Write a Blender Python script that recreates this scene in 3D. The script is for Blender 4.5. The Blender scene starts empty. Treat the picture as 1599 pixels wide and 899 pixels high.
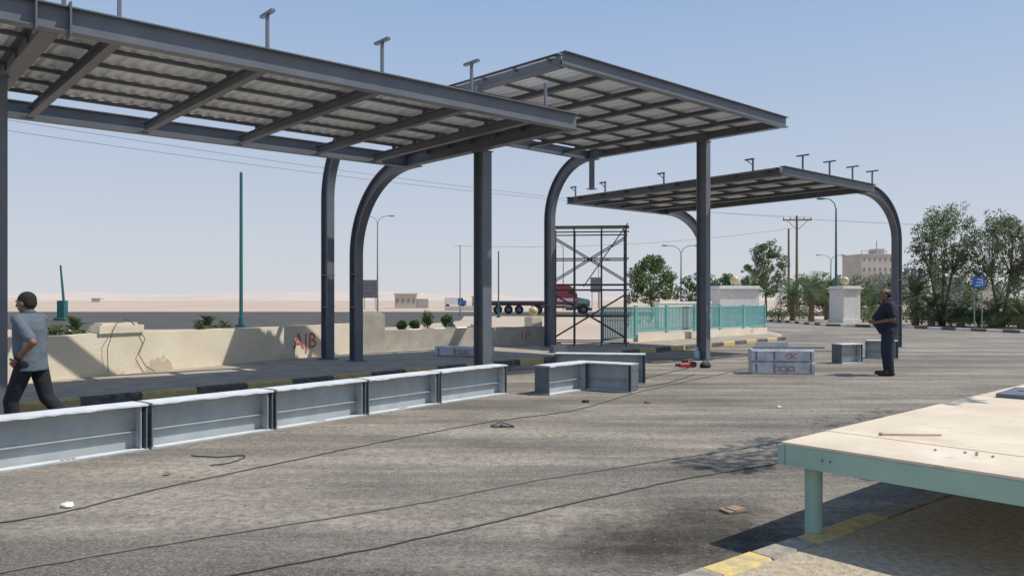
import bpy, math, random
from mathutils import Vector, Matrix
R=random.Random(7)
sc=bpy.context.scene
COL=sc.collection
sc.view_settings.view_transform='Standard'
try: sc.view_settings.look='None'
except Exception: pass
sc.view_settings.exposure=0

# ---------- measurement helpers (metres; camera eye 1.6 m above road) ----------
def G(px,py,z=0.0):
    D=(1.6-z)*1200/(py-468); return Vector(((px-800)/1200*D,D,z))

# ---------- materials ----------
def mat(name,col,rough=0.7,metal=0.0,var=0.15,scale=4.0,bump=0.0,bscale=40.0,col2=None,det=4.0,spec=None):
    m=bpy.data.materials.new(name); m.use_nodes=True
    nt=m.node_tree; N=nt.nodes; L=nt.links; b=N['Principled BSDF']
    b.inputs['Roughness'].default_value=rough; b.inputs['Metallic'].default_value=metal
    if spec is not None: b.inputs['Specular IOR Level'].default_value=spec
    tc=N.new('ShaderNodeTexCoord'); no=N.new('ShaderNodeTexNoise')
    no.inputs['Scale'].default_value=scale; no.inputs['Detail'].default_value=det
    L.new(tc.outputs['Object'],no.inputs['Vector'])
    cr=N.new('ShaderNodeValToRGB'); cr.color_ramp.elements[0].position=0.3; cr.color_ramp.elements[1].position=0.7
    c2=col2 if col2 else tuple(min(1,c*(1+var)) for c in col)
    c1=col if col2 else tuple(c*(1-var) for c in col)
    cr.color_ramp.elements[0].color=(*c1,1); cr.color_ramp.elements[1].color=(*c2,1)
    L.new(no.outputs['Fac'],cr.inputs['Fac']); L.new(cr.outputs['Color'],b.inputs['Base Color'])
    if bump>0:
        n2=N.new('ShaderNodeTexNoise'); n2.inputs['Scale'].default_value=bscale; n2.inputs['Detail'].default_value=5
        L.new(tc.outputs['Object'],n2.inputs['Vector'])
        bp=N.new('ShaderNodeBump'); bp.inputs['Strength'].default_value=bump; bp.inputs['Distance'].default_value=0.02
        L.new(n2.outputs['Fac'],bp.inputs['Height']); L.new(bp.outputs['Normal'],b.inputs['Normal'])
    return m

def asphalt(name,cdark,clight,dust,streak=0.5,dustpos=(0.48,0.66),dark=None):
    m=bpy.data.materials.new(name); m.use_nodes=True
    nt=m.node_tree; N=nt.nodes; L=nt.links; b=N['Principled BSDF']; b.inputs['Roughness'].default_value=0.95
    b.inputs['Specular IOR Level'].default_value=0.15
    tc=N.new('ShaderNodeTexCoord')
    def noise(scale,det,vec=None,rough=0.6):
        n=N.new('ShaderNodeTexNoise'); n.inputs['Scale'].default_value=scale; n.inputs['Detail'].default_value=det
        n.inputs['Roughness'].default_value=rough
        L.new(vec if vec else tc.outputs['Object'],n.inputs['Vector']); return n
    def ramp(src,p0,p1,c0,c1):
        r=N.new('ShaderNodeValToRGB'); e=r.color_ramp.elements
        e[0].position=p0; e[1].position=p1; e[0].color=(*c0,1); e[1].color=(*c1,1)
        L.new(src,r.inputs['Fac']); return r
    def mix(f,a,bb,mode='MIX',fac=None):
        x=N.new('ShaderNodeMix'); x.data_type='RGBA'; x.blend_type=mode
        if f is not None: L.new(f,x.inputs['Factor'])
        else: x.inputs['Factor'].default_value=fac
        L.new(a,x.inputs['A']); L.new(bb,x.inputs['B']); return x
    fine=noise(32,8,rough=0.85); base=ramp(fine.outputs['Fac'],0.40,0.62,cdark,clight)
    vo=N.new('ShaderNodeTexVoronoi'); vo.inputs['Scale'].default_value=50; L.new(tc.outputs['Object'],vo.inputs['Vector'])
    sp=ramp(vo.outputs['Distance'],0.12,0.5,(1,1,1),(0.42,0.42,0.42))
    m1=mix(None,base.outputs['Color'],sp.outputs['Color'],'MULTIPLY',0.75)
    mp=N.new('ShaderNodeMapping'); mp.inputs['Rotation'].default_value=(0,0,-math.radians(40)); mp.inputs['Scale'].default_value=(0.12,0.95,1)
    L.new(tc.outputs['Object'],mp.inputs['Vector'])
    st=noise(1.0,7,mp.outputs['Vector'],0.7)
    dm=ramp(st.outputs['Fac'],dustpos[0],dustpos[1],(0.10,)*3,(streak,)*3)
    grit=noise(12,7,rough=0.85); gm=ramp(grit.outputs['Fac'],0.40,0.58,(0.18,)*3,(1,)*3)
    dm2=mix(None,dm.outputs['Color'],gm.outputs['Color'],'MULTIPLY',1.0)
    d=N.new('ShaderNodeRGB'); d.outputs[0].default_value=(*dust,1)
    m2=mix(dm2.outputs['Result'],m1.outputs['Result'],d.outputs[0])
    pt=noise(0.5,7,rough=0.7); pr=ramp(pt.outputs['Fac'],0.36,0.62,(0.76,)*3,(1.08,)*3)
    m3=mix(None,m2.outputs['Result'],pr.outputs['Color'],'MULTIPLY',1.0)
    out=m3
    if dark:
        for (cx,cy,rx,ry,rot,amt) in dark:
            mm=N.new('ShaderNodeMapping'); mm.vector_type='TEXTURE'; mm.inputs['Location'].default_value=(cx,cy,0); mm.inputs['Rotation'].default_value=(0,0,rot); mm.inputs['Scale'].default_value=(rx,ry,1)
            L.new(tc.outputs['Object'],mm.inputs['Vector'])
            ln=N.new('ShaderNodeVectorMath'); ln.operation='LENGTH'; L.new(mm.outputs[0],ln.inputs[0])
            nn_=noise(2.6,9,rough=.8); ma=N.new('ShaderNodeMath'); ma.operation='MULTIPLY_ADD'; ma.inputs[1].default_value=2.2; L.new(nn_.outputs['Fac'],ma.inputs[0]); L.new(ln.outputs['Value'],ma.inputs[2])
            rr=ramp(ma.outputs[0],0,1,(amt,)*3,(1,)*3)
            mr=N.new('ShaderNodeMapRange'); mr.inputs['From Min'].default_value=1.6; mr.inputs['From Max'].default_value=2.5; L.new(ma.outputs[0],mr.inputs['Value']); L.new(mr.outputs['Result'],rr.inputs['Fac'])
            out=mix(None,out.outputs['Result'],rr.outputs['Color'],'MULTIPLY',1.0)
    L.new(out.outputs['Result'],b.inputs['Base Color'])
    bp=N.new('ShaderNodeBump'); bp.inputs['Strength'].default_value=0.9; bp.inputs['Distance'].default_value=0.016
    L.new(fine.outputs['Fac'],bp.inputs['Height']); L.new(bp.outputs['Normal'],b.inputs['Normal'])
    return m

def leafmat(name,c1,c2):
    m=bpy.data.materials.new(name); m.use_nodes=True
    nt=m.node_tree; N=nt.nodes; L=nt.links; b=N['Principled BSDF']; b.inputs['Roughness'].default_value=0.7
    b.inputs['Specular IOR Level'].default_value=0.2
    g=N.new('ShaderNodeNewGeometry'); cr=N.new('ShaderNodeValToRGB')
    cr.color_ramp.elements[0].color=(*c1,1); cr.color_ramp.elements[1].color=(*c2,1)
    L.new(g.outputs['Random Per Island'],cr.inputs['Fac']); L.new(cr.outputs['Color'],b.inputs['Base Color'])
    tr=N.new('ShaderNodeBsdfTranslucent'); mx=N.new('ShaderNodeMixShader'); mx.inputs[0].default_value=.4
    L.new(cr.outputs['Color'],tr.inputs[0]); L.new(b.outputs[0],mx.inputs[1]); L.new(tr.outputs[0],mx.inputs[2]); L.new(mx.outputs[0],N['Material Output'].inputs[0])
    return m

M={}
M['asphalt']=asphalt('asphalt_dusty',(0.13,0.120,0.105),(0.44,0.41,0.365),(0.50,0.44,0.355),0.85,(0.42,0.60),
   dark=[(1.2,5.3,.95,.6,.65,.34),(2.6,7.6,1.3,.5,.2,.75)])  # first ellipse is dark fresh asphalt, second paints the tree's shade into the colour
M['lot']=asphalt('asphalt_lot',(0.095,0.094,0.094),(0.18,0.175,0.17),(0.27,0.245,0.215),0.45)
M['sand']=mat('hazy_desert_sand',(0.42,0.335,0.26),0.95,var=0,scale=0.05,col2=(0.56,0.46,0.37),det=8,bump=0.3,bscale=8,spec=0.1)  # sand colour lightened to stand in for haze, which is not modelled
M['hill']=mat('hazy_hill_sand',(0.50,0.42,0.36),0.95,scale=0.006,col2=(0.60,0.53,0.47),det=8,spec=0.1)  # distance haze is mixed into this pale base colour
M['walk']=mat('dusty_concrete',(0.28,0.24,0.19),0.95,scale=2.5,col2=(0.42,0.365,0.29),det=8,bump=0.4,bscale=50)
M['pave']=mat('sandy_pavement',(0.34,0.28,0.19),0.95,scale=22,col2=(0.60,0.51,0.37),det=10,bump=0.9,bscale=60)
M['yellow']=mat('worn_yellow_paint',(0.38,0.32,0.19),0.85,scale=9,col2=(0.62,0.47,0.15),det=9,bump=0.3)
M['yellow2']=mat('bright_worn_yellow_paint',(0.40,0.35,0.23),0.85,scale=16,col2=(0.74,0.55,0.16),det=9,bump=0.3)
M['black']=mat('worn_black_paint',(0.045,0.045,0.047),0.85,scale=9,col2=(0.17,0.155,0.14),det=9,bump=0.3)
M['white']=mat('white_paint',(0.62,0.60,0.56),0.8,scale=5,col2=(0.78,0.76,0.72),det=6)
M['kerbgrey']=mat('bare_kerb_concrete',(0.22,0.20,0.165),0.9,scale=12,col2=(0.44,0.39,0.32),det=9,bump=0.5)
M['steel']=mat('dark_grey_steel_paint',(0.108,0.125,0.148),0.45,scale=3,col2=(0.140,0.157,0.183),det=6)
M['steel2']=mat('dark_grey_beam_paint',(0.096,0.110,0.130),0.48,scale=3,col2=(0.122,0.137,0.158),det=6)
M['roof']=mat('galvanised_roof_sheet',(0.72,0.75,0.77),0.5,scale=1.2,col2=(0.85,0.87,0.88),det=5)
M['primer']=mat('light_grey_primer',(0.32,0.36,0.37),0.5,scale=4,col2=(0.42,0.46,0.465),det=7)
M['film']=mat('white_protective_film',(0.62,0.65,0.68),0.4,scale=6,col2=(0.80,0.82,0.83),det=6,bump=0.5,bscale=12)
M['film2']=mat('grey_wrap_film',(0.36,0.39,0.43),0.4,scale=5,col2=(0.62,0.64,0.67),det=6,bump=0.6,bscale=14)
M['red']=mat('red_print',(0.42,0.05,0.045),0.6,scale=8)
M['redf']=mat('faded_red_print',(0.42,0.12,0.13),0.6,scale=9,col2=(0.46,0.28,0.30),det=7)
M['redp']=mat('red_spray',(0.46,0.08,0.06),0.8,scale=10,col2=(0.52,0.20,0.15),det=8)
M['redpf']=mat('faint_red_spray',(0.40,0.16,0.13),0.8,scale=8,col2=(0.42,0.30,0.25),det=8)
def wallmat():
    m=mat('peeling_cream_render',(0.64,0.57,0.44),0.9,scale=1.3,col2=(0.74,0.67,0.53),det=8,bump=0.4,bscale=25)
    nt=m.node_tree;N=nt.nodes;L=nt.links;b=N['Principled BSDF']
    src=b.inputs['Base Color'].links[0].from_socket
    g=N.new('ShaderNodeNewGeometry'); n=N.new('ShaderNodeTexNoise'); n.inputs['Scale'].default_value=0.9; n.inputs['Detail'].default_value=8; n.inputs['Roughness'].default_value=.65
    L.new(g.outputs['Position'],n.inputs['Vector'])
    sx=N.new('ShaderNodeSeparateXYZ'); L.new(g.outputs['Position'],sx.inputs[0])
    ma=N.new('ShaderNodeMath'); ma.operation='MULTIPLY_ADD'; ma.inputs[1].default_value=-0.30; L.new(sx.outputs['Z'],ma.inputs[0]); L.new(n.outputs['Fac'],ma.inputs[2])
    r=N.new('ShaderNodeValToRGB'); r.color_ramp.elements[0].position=0.51; r.color_ramp.elements[1].position=0.55; L.new(ma.outputs[0],r.inputs['Fac'])
    x=N.new('ShaderNodeMix'); x.data_type='RGBA'; L.new(r.outputs['Color'],x.inputs['Factor']); L.new(src,x.inputs['A']); x.inputs['B'].default_value=(0.52,0.43,0.32,1)
    L.new(x.outputs['Result'],b.inputs['Base Color']); return m
M['wall']=wallmat()
M['wallgrey']=mat('grey_bare_render',(0.38,0.35,0.30),0.9,scale=3,col2=(0.52,0.48,0.41),det=8,bump=0.4)
M['teal']=mat('teal_paint',(0.11,0.33,0.33),0.6,scale=4,col2=(0.17,0.43,0.42))
M['tealpale']=mat('pale_green_paint',(0.25,0.41,0.34),0.55,scale=3,col2=(0.35,0.50,0.42),det=8)
M['tealdark']=mat('dark_teal_pole_paint',(0.02,0.13,0.13),0.5,scale=5)
def plymat():
    m=mat('dusty_plywood_top',(0.58,0.48,0.36),0.85,scale=1.4,col2=(0.76,0.66,0.52),det=10,bump=0.25,bscale=6)
    nt=m.node_tree;N=nt.nodes;L=nt.links;b=N['Principled BSDF']; src=b.inputs['Base Color'].links[0].from_socket
    tc=N.new('ShaderNodeTexCoord')
    for sc_,lo,hi,a in ((7,.60,.66,.80),(38,.66,.72,.62),(2.2,.52,.7,.86)):
        n=N.new('ShaderNodeTexNoise'); n.inputs['Scale'].default_value=sc_; n.inputs['Detail'].default_value=8; n.inputs['Roughness'].default_value=.7; L.new(tc.outputs['Object'],n.inputs['Vector'])
        r=N.new('ShaderNodeValToRGB'); r.color_ramp.elements[0].position=lo; r.color_ramp.elements[1].position=hi
        r.color_ramp.elements[0].color=(1,1,1,1); r.color_ramp.elements[1].color=(a,a*.97,a*.93,1); L.new(n.outputs['Fac'],r.inputs['Fac'])
        x=N.new('ShaderNodeMix'); x.data_type='RGBA'; x.blend_type='MULTIPLY'; x.inputs['Factor'].default_value=1; L.new(src,x.inputs['A']); L.new(r.outputs['Color'],x.inputs['B']); src=x.outputs['Result']
    L.new(src,b.inputs['Base Color']); return m
M['ply']=plymat()
M['wood']=mat('weathered_wood',(0.20,0.12,0.07),0.85,scale=8,col2=(0.32,0.21,0.13),det=6)
M['woodpale']=mat('pale_wood',(0.42,0.30,0.19),0.85,scale=8)
M['tube']=mat('dark_scaffold_tube',(0.05,0.054,0.062),0.6,scale=15,col2=(0.11,0.11,0.112),det=6)
M['pole']=mat('grey_metal_pole',(0.25,0.26,0.27),0.5,scale=5)
M['rubber']=mat('black_rubber',(0.015,0.015,0.016),0.7,scale=8)
M['cable']=mat('cable_rubber',(0.05,0.05,0.047),0.7,scale=8)
M['hose']=mat('dusty_hose',(0.16,0.16,0.135),0.7,scale=8)
M['skin']=mat('brown_skin',(0.20,0.105,0.065),0.55,scale=12,var=0.1)
M['hair']=mat('black_hair',(0.012,0.010,0.009),0.7,scale=60,bump=0.6,bscale=150)
M['shirt1']=mat('grey_blue_polo_cloth',(0.105,0.135,0.165),0.9,scale=7,var=0.12,bump=1.0,bscale=9)
M['shirt2']=mat('navy_tshirt_cloth',(0.016,0.018,0.036),0.9,scale=7,bump=1.0,bscale=9)
M['trous1']=mat('black_trouser_cloth',(0.012,0.013,0.018),0.9,scale=7,bump=1.0,bscale=9)
M['trous2']=mat('navy_trouser_cloth',(0.020,0.028,0.048),0.9,scale=7,bump=1.0,bscale=9)
M['shoe']=mat('dark_shoe_leather',(0.02,0.018,0.016),0.5)
M['eye']=mat('eye_white',(0.5,0.48,0.45),0.3); M['lip']=mat('lips',(0.16,0.07,0.05),0.5)
M['bark']=mat('grey_brown_bark',(0.13,0.095,0.065),0.95,scale=12,col2=(0.24,0.18,0.13),det=7,bump=0.6,bscale=20)
M['leafA']=leafmat('olive_leaves',(0.08,0.12,0.055),(0.24,0.29,0.155))
M['leafB']=leafmat('green_leaves',(0.05,0.10,0.032),(0.16,0.23,0.085))
M['palm']=leafmat('palm_fronds',(0.05,0.09,0.04),(0.16,0.21,0.10))
M['bush']=leafmat('bush_leaves',(0.02,0.06,0.015),(0.08,0.16,0.04))
M['cab']=mat('red_cab_paint',(0.36,0.06,0.065),0.5,var=0.1)
M['glass']=mat('dark_window_glass',(0.03,0.035,0.04),0.1,var=0.1)
M['chrome']=mat('chrome',(0.5,0.5,0.52),0.3,metal=0.9,var=0.05)
M['bldg']=mat('beige_building',(0.50,0.45,0.38),0.9,scale=0.3,col2=(0.58,0.52,0.44))
M['bldg2']=mat('grey_building',(0.40,0.385,0.365),0.9,scale=0.3)
M['winfar']=mat('hazy_window',(0.22,0.21,0.20),0.5)
M['signb']=mat('blue_sign',(0.02,0.13,0.42),0.5); M['signg']=mat('grey_sign_back',(0.14,0.15,0.16),0.6,scale=1)
M['lampball']=mat('cream_globe',(0.60,0.48,0.26),0.3,var=0.08)
M['soil']=mat('planting_soil',(0.26,0.21,0.145),0.95,scale=3,col2=(0.38,0.31,0.23),det=8,bump=0.5)
M['paper']=mat('white_paper',(0.75,0.74,0.72),0.8); M['card']=mat('cardboard',(0.30,0.22,0.15),0.85,scale=6)
M['orange']=mat('tool_red',(0.45,0.04,0.04),0.5); M['bottle']=mat('pale_blue_plastic',(0.35,0.5,0.65),0.25)

# ---------- mesh builder ----------
class MB:
    def __init__(s): s.v=[];s.f=[];s.mi=[]
    def add(s,vs,fs,mi=0):
        o=len(s.v); s.v+= [tuple(x) for x in vs]; s.f+=[tuple(i+o for i in f) for f in fs]; s.mi+=[mi]*len(fs); return s
    def box(s,c,d,rz=0,mi=0,M4=None):
        vs=[]
        R3=Matrix.Rotation(rz,3,'Z')
        for z in(-.5,.5):
            for x,y in((-.5,-.5),(.5,-.5),(.5,.5),(-.5,.5)):
                p=R3@Vector((x*d[0],y*d[1],z*d[2]))+Vector(c)
                if M4: p=M4@p
                vs.append(p)
        return s.add(vs,[(3,2,1,0),(4,5,6,7),(0,1,5,4),(1,2,6,5),(2,3,7,6),(3,0,4,7)],mi)
    def sweep(s,prof,pts,side,mi=0,scl=None):
        pts=[Vector(p) for p in pts]; S=Vector(side).normalized(); n=len(prof); vs=[]
        for i,p in enumerate(pts):
            t=(pts[min(i+1,len(pts)-1)]-pts[max(i-1,0)]).normalized()
            Nn=S.cross(t).normalized(); k=scl[i] if scl else 1
            for a,b in prof: vs.append(p+Nn*a*k+S*b*k)
        fs=[]
        for i in range(len(pts)-1):
            for j in range(n):
                k=(j+1)%n; fs.append((i*n+j,i*n+k,(i+1)*n+k,(i+1)*n+j))
        fs.append(tuple(range(n-1,-1,-1))); fs.append(tuple(range((len(pts)-1)*n,len(pts)*n)))
        return s.add(vs,fs,mi)
    def cyl(s,p0,p1,r0,r1=None,n=12,mi=0):
        r1=r0 if r1 is None else r1; p0=Vector(p0);p1=Vector(p1); t=(p1-p0).normalized()
        a=t.orthogonal().normalized(); b=t.cross(a); vs=[]
        for p,r in((p0,r0),(p1,r1)):
            for i in range(n):
                w=2*math.pi*i/n; vs.append(p+a*math.cos(w)*r+b*math.sin(w)*r)
        fs=[(i,(i+1)%n,n+(i+1)%n,n+i) for i in range(n)]+[tuple(range(n-1,-1,-1)),tuple(range(n,2*n))]
        return s.add(vs,fs,mi)
    def tube(s,pts,r,n=8,mi=0):
        pts=[Vector(p) for p in pts]; rr=r if isinstance(r,(list,tuple)) else [r]*len(pts); vs=[]
        a=None
        for i,p in enumerate(pts):
            t=(pts[min(i+1,len(pts)-1)]-pts[max(i-1,0)]).normalized()
            a=(t.orthogonal() if a is None else a-t*a.dot(t)).normalized(); b=t.cross(a)
            for k in range(n):
                w=2*math.pi*k/n; vs.append(p+a*math.cos(w)*rr[i]+b*math.sin(w)*rr[i])
        fs=[]
        for i in range(len(pts)-1):
            for j in range(n):
                k=(j+1)%n; fs.append((i*n+j,i*n+k,(i+1)*n+k,(i+1)*n+j))
        fs.append(tuple(range(n-1,-1,-1))); fs.append(tuple(range((len(pts)-1)*n,len(pts)*n)))
        return s.add(vs,fs,mi)
    def ell(s,c,r,nu=14,nv=9,mi=0,rot=None):
        c=Vector(c); r=(r,r,r) if not isinstance(r,(tuple,list)) else r; vs=[];fs=[]
        def P(x,y,z):
            q=Vector((x*r[0],y*r[1],z*r[2]))
            return (rot@q if rot else q)+c
        vs.append(P(0,0,-1))
        for j in range(1,nv):
            ph=-math.pi/2+math.pi*j/nv
            for i in range(nu):
                th=2*math.pi*i/nu; vs.append(P(math.cos(ph)*math.cos(th),math.cos(ph)*math.sin(th),math.sin(ph)))
        vs.append(P(0,0,1)); T=len(vs)-1
        for i in range(nu): fs.append((0,1+(i+1)%nu,1+i))
        for j in range(nv-2):
            for i in range(nu):
                a=1+j*nu+i;b=1+j*nu+(i+1)%nu; fs.append((a,b,b+nu,a+nu))
        o=1+(nv-2)*nu
        for i in range(nu): fs.append((o+i,o+(i+1)%nu,T))
        return s.add(vs,fs,mi)
    def cone2(s,p0,p1,r0,r1,n=12):
        s.cyl(p0,p1,r0,r1,n); s.ell(p0,r0*0.999,n,8); s.ell(p1,r1*0.999,n,8); return s
    def loft(s,rings,n=20,mi=0):
        vs=[]
        for c,rx,ry in rings:
            for i in range(n):
                w=2*math.pi*i/n; vs.append((c[0]+rx*math.cos(w),c[1]+ry*math.sin(w),c[2]))
        fs=[]
        for i in range(len(rings)-1):
            for j in range(n):
                k=(j+1)%n; fs.append((i*n+j,i*n+k,(i+1)*n+k,(i+1)*n+j))
        fs.append(tuple(range(n-1,-1,-1))); fs.append(tuple(range((len(rings)-1)*n,len(rings)*n)))
        return s.add(vs,fs,mi)
    def poly(s,pts,z0,z1=None,mi=0):
        n=len(pts)
        if z1 is None: return s.add([(p[0],p[1],z0) for p in pts],[tuple(range(n))],mi)
        vs=[(p[0],p[1],z0) for p in pts]+[(p[0],p[1],z1) for p in pts]
        return s.add(vs,[tuple(range(n-1,-1,-1)),tuple(range(n,2*n))]+[(i,(i+1)%n,n+(i+1)%n,n+i) for i in range(n)],mi)
def mesh(name,mb,mats,smooth=False):
    me=bpy.data.meshes.new(name); me.from_pydata(mb.v,[],mb.f)
    for m in (mats if isinstance(mats,(list,tuple)) else [mats]): me.materials.append(M[m] if isinstance(m,str) else m)
    for p,i in zip(me.polygons,mb.mi): p.material_index=i; p.use_smooth=smooth
    me.update(); return me
def thing(name,label,cat,loc=(0,0,0),rz=0,group=None):
    o=bpy.data.objects.new(name,None); o.empty_display_size=0.3; o.location=loc; o.rotation_euler=(0,0,rz); COL.objects.link(o)
    o['label']=label;o['category']=cat
    if group:o['group']=group
    return o
def tmat(o): return Matrix.Translation(o.location)@Matrix.Rotation(o.rotation_euler[2],4,'Z')
def part(par,name,mb,mats,world=False,smooth=False,label=None,up=None):
    if world:
        inv=tmat(par).inverted(); mb.v=[tuple(inv@Vector(v)) for v in mb.v]
    ob=bpy.data.objects.new(name,mesh(name,mb,mats,smooth)); COL.objects.link(ob); ob.parent=up or par
    if label: ob['label']=label
    return ob
def solo(name,mb,mats,label,cat,group=None,smooth=False):
    n=len(mb.v); c=Vector((sum(v[0] for v in mb.v)/n,sum(v[1] for v in mb.v)/n,min(v[2] for v in mb.v)))
    mb.v=[(v[0]-c.x,v[1]-c.y,v[2]-c.z) for v in mb.v]
    ob=bpy.data.objects.new(name,mesh(name,mb,mats,smooth)); ob.location=c; COL.objects.link(ob)
    ob['label']=label;ob['category']=cat
    if group: ob['group']=group
    return ob
def struct(name,mb,mats,label=None,cat=None,smooth=False):
    ob=bpy.data.objects.new(name,mesh(name,mb,mats,smooth)); COL.objects.link(ob); ob['kind']='structure'
    ob['label']=label or name.replace('_',' '); ob['category']=cat or name.split('.')[0].replace('_',' ')
    return ob
def text_mesh(body,size,ext=0.002,bold=0.0):
    cu=bpy.data.curves.new('t','FONT'); cu.body=body; cu.size=size; cu.extrude=ext; cu.align_x='CENTER'; cu.offset=bold
    o=bpy.data.objects.new('t',cu); COL.objects.link(o); bpy.context.view_layer.update()
    me=bpy.data.meshes.new_from_object(o.evaluated_get(bpy.context.evaluated_depsgraph_get()))
    bpy.data.objects.remove(o); bpy.data.curves.remove(cu); return me
def text_part(par,name,body,size,loc,rot,m,bold=0.0):
    me=text_mesh(body,size,bold=bold); me.materials.clear(); me.materials.append(M[m])
    o=bpy.data.objects.new(name,me); COL.objects.link(o); o.parent=par; o.location=loc; o.rotation_euler=rot; return o

# ---------- world, sun, camera ----------
w=bpy.data.worlds.new('World'); sc.world=w; w.use_nodes=True
nt=w.node_tree; bg=nt.nodes['Background']; sky=nt.nodes.new('ShaderNodeTexSky'); sky.sky_type='NISHITA'; sky.sun_disc=False
EL=56.0; AZ=93.5
sky.sun_elevation=math.radians(EL); sky.sun_rotation=math.radians(AZ); sky.air_density=1.0; sky.dust_density=1.2; sky.ozone_density=1.5; sky.altitude=600
STR=0.13
tc=nt.nodes.new('ShaderNodeTexCoord'); sx=nt.nodes.new('ShaderNodeSeparateXYZ'); nt.links.new(tc.outputs['Generated'],sx.inputs[0])
hr=nt.nodes.new('ShaderNodeValToRGB'); e=hr.color_ramp.elements
e[0].position=0.0; e[0].color=(.64,.66,.70,1); e[1].position=1.0; e[1].color=(.18,.31,.58,1)
k=e.new(.12); k.color=(.55,.61,.71,1); k=e.new(.36); k.color=(.34,.48,.72,1)
fr=nt.nodes.new('ShaderNodeValToRGB'); f=fr.color_ramp.elements; f[0].position=0; f[0].color=(.94,)*3+(1,); f[1].position=1; f[1].color=(.5,)*3+(1,)
k=f.new(.35); k.color=(.84,)*3+(1,)
nt.links.new(sx.outputs['Z'],hr.inputs[0]); nt.links.new(sx.outputs['Z'],fr.inputs[0])
sc2=nt.nodes.new('ShaderNodeVectorMath'); sc2.operation='SCALE'; sc2.inputs['Scale'].default_value=1/STR; nt.links.new(hr.outputs[0],sc2.inputs[0])
mx=nt.nodes.new('ShaderNodeMix'); mx.data_type='RGBA'; mx.clamp_result=False
nt.links.new(fr.outputs[0],mx.inputs['Factor']); nt.links.new(sky.outputs[0],mx.inputs['A']); nt.links.new(sc2.outputs[0],mx.inputs['B'])
nt.links.new(mx.outputs['Result'],bg.inputs[0]); bg.inputs[1].default_value=STR
sd=Vector((math.sin(math.radians(AZ))*math.cos(math.radians(EL)),math.cos(math.radians(AZ))*math.cos(math.radians(EL)),math.sin(math.radians(EL))))
sl=bpy.data.lights.new('sun','SUN'); sl.energy=4.1; sl.angle=math.radians(0.5); sl.color=(1,0.94,0.85)
so=bpy.data.objects.new('sun',sl); COL.objects.link(so); so.rotation_euler=(-sd).to_track_quat('-Z','Y').to_euler(); so.location=(10,-5,30)
cd=bpy.data.cameras.new('camera'); cam=bpy.data.objects.new('camera',cd); COL.objects.link(cam); sc.camera=cam
cam.location=(0,0,1.6); cam.rotation_euler=(math.radians(90),0,0); cd.sensor_width=36; cd.lens=36*1200/1599; cd.shift_y=18.5/1599
cd.clip_start=0.05; cd.clip_end=20000

# ---------- ground ----------
struct('ground',MB().poly([(-9000,-3000),(9000,-3000),(9000,9000),(-9000,9000)],-0.02),'sand','pale sandy desert ground','ground')
road=[(-18.9,-8),(45,-8),(45,10),(31,26),(24.6,36.9),(22.3,43.6),(19.3,46.8),(19.6,60),(20.5,75),(17,75),(14.5,48),(13,37),(10.8,30.6),(1.35,20.2),(-18.9,-2.0)]
struct('road',MB().poly(road,0.0),'asphalt','rough grey dusty asphalt road','road')
struct('parking_lot',MB().poly([(-150,42),(-20,42),(-7,46),(-4,60),(-6,104),(-150,104)],-0.012),'lot','dark empty asphalt lot behind the wall','parking lot')
struct('far_road',MB().poly([(-6,76),(200,76),(200,104),(-5.9,104)],-0.011),'lot','far asphalt road where the truck stands','road')
walk=[(-14.4,3.1),(1.35,20.2),(10.8,30.6),(11.3,34.1),(3.0,25.9),(0.9,25.9),(-4.2,22.6),(-9.0,13.7)]
struct('pavement',MB().poly(walk,-0.01,0.12),'walk','dusty raised pavement along the wall','pavement')
mb=MB(); n=160; vs=[];fs=[]
def hz(a,k):
    return sum(math.sin(a*f+p)*h for f,p,h in ((3.1,k,6),(7.7,1+k,4),(17.3,2*k,2.5),(41,3,1.2)))
for ring,(rad,hh) in enumerate(((1500,0),(2300,10),(3200,24),(3600,0))):
    for i in range(n+1):
        a=math.pi*i/n; z=-0.5 if hh==0 else max(2,hh+hz(a*2.2,ring)*0.9)
        if hh>0 : z*= 1.15 if a>math.pi/2 else 0.55
        vs.append((math.cos(a)*rad,math.sin(a)*rad,z))
for r in range(3):
    for i in range(n):
        o=r*(n+1)+i; fs.append((o,o+1,o+n+2,o+n+1))
mb.add(vs,fs); struct('hills',mb,'hill','low pale desert hills on the horizon','hills',True)

# kerbs
def kerb(pts,mats,blk=0.95,w=0.16,h=0.14,lab='',seq=(0,1)):
    mb=MB(); k=0; gap=0.010
    for a,b in zip(pts[:-1],pts[1:]):
        a=Vector((*a[:2],0));b=Vector((*b[:2],0)); d=b-a; L=d.length; n=max(1,round(L/blk)); st=L/n; t=d.normalized()
        for i in range(n):
            c=a+t*(i+.5)*st; hw=w/2
            jz=R.uniform(-.006,.006); jr=R.uniform(-.01,.01)
            prof=[(-hw,-0.02),(hw,-0.02),(hw,h-.03+jz),(hw-.03,h+jz),(-hw+.03,h+jz),(-hw,h-.03+jz)]
            s=Vector((-t.y,t.x,0)); vs=[]
            for e in(-st/2+gap/2,st/2-gap/2):
                for q,z in prof: vs.append(c+t*e+s*(q+jr)+Vector((0,0,z)))
            m=len(prof); fs=[(j,(j+1)%m,m+(j+1)%m,m+j) for j in range(m)]+[tuple(range(m-1,-1,-1)),tuple(range(m,2*m))]
            mb.add(vs,fs,seq[k%len(seq)]); k+=1
    return struct('kerb',mb,mats,lab,'kerb')
kerb([(-14.4,3.0),(1.35,20.15),(10.85,30.6)],['yellow','black'],0.9,lab='yellow and black painted kerb along the pavement')
kerb([(19.3,60),(19.2,46.9),(22.2,43.7),(24.5,37.0),(30.9,26.2)],['white','black'],0.9,lab='black and white painted kerb round the planting bed')
kerb([(-6.2,36.6),(-2.0,43.0),(-2.5,48)],['white','black'],1.0,lab='white and black kerb of the small planted island')
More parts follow.
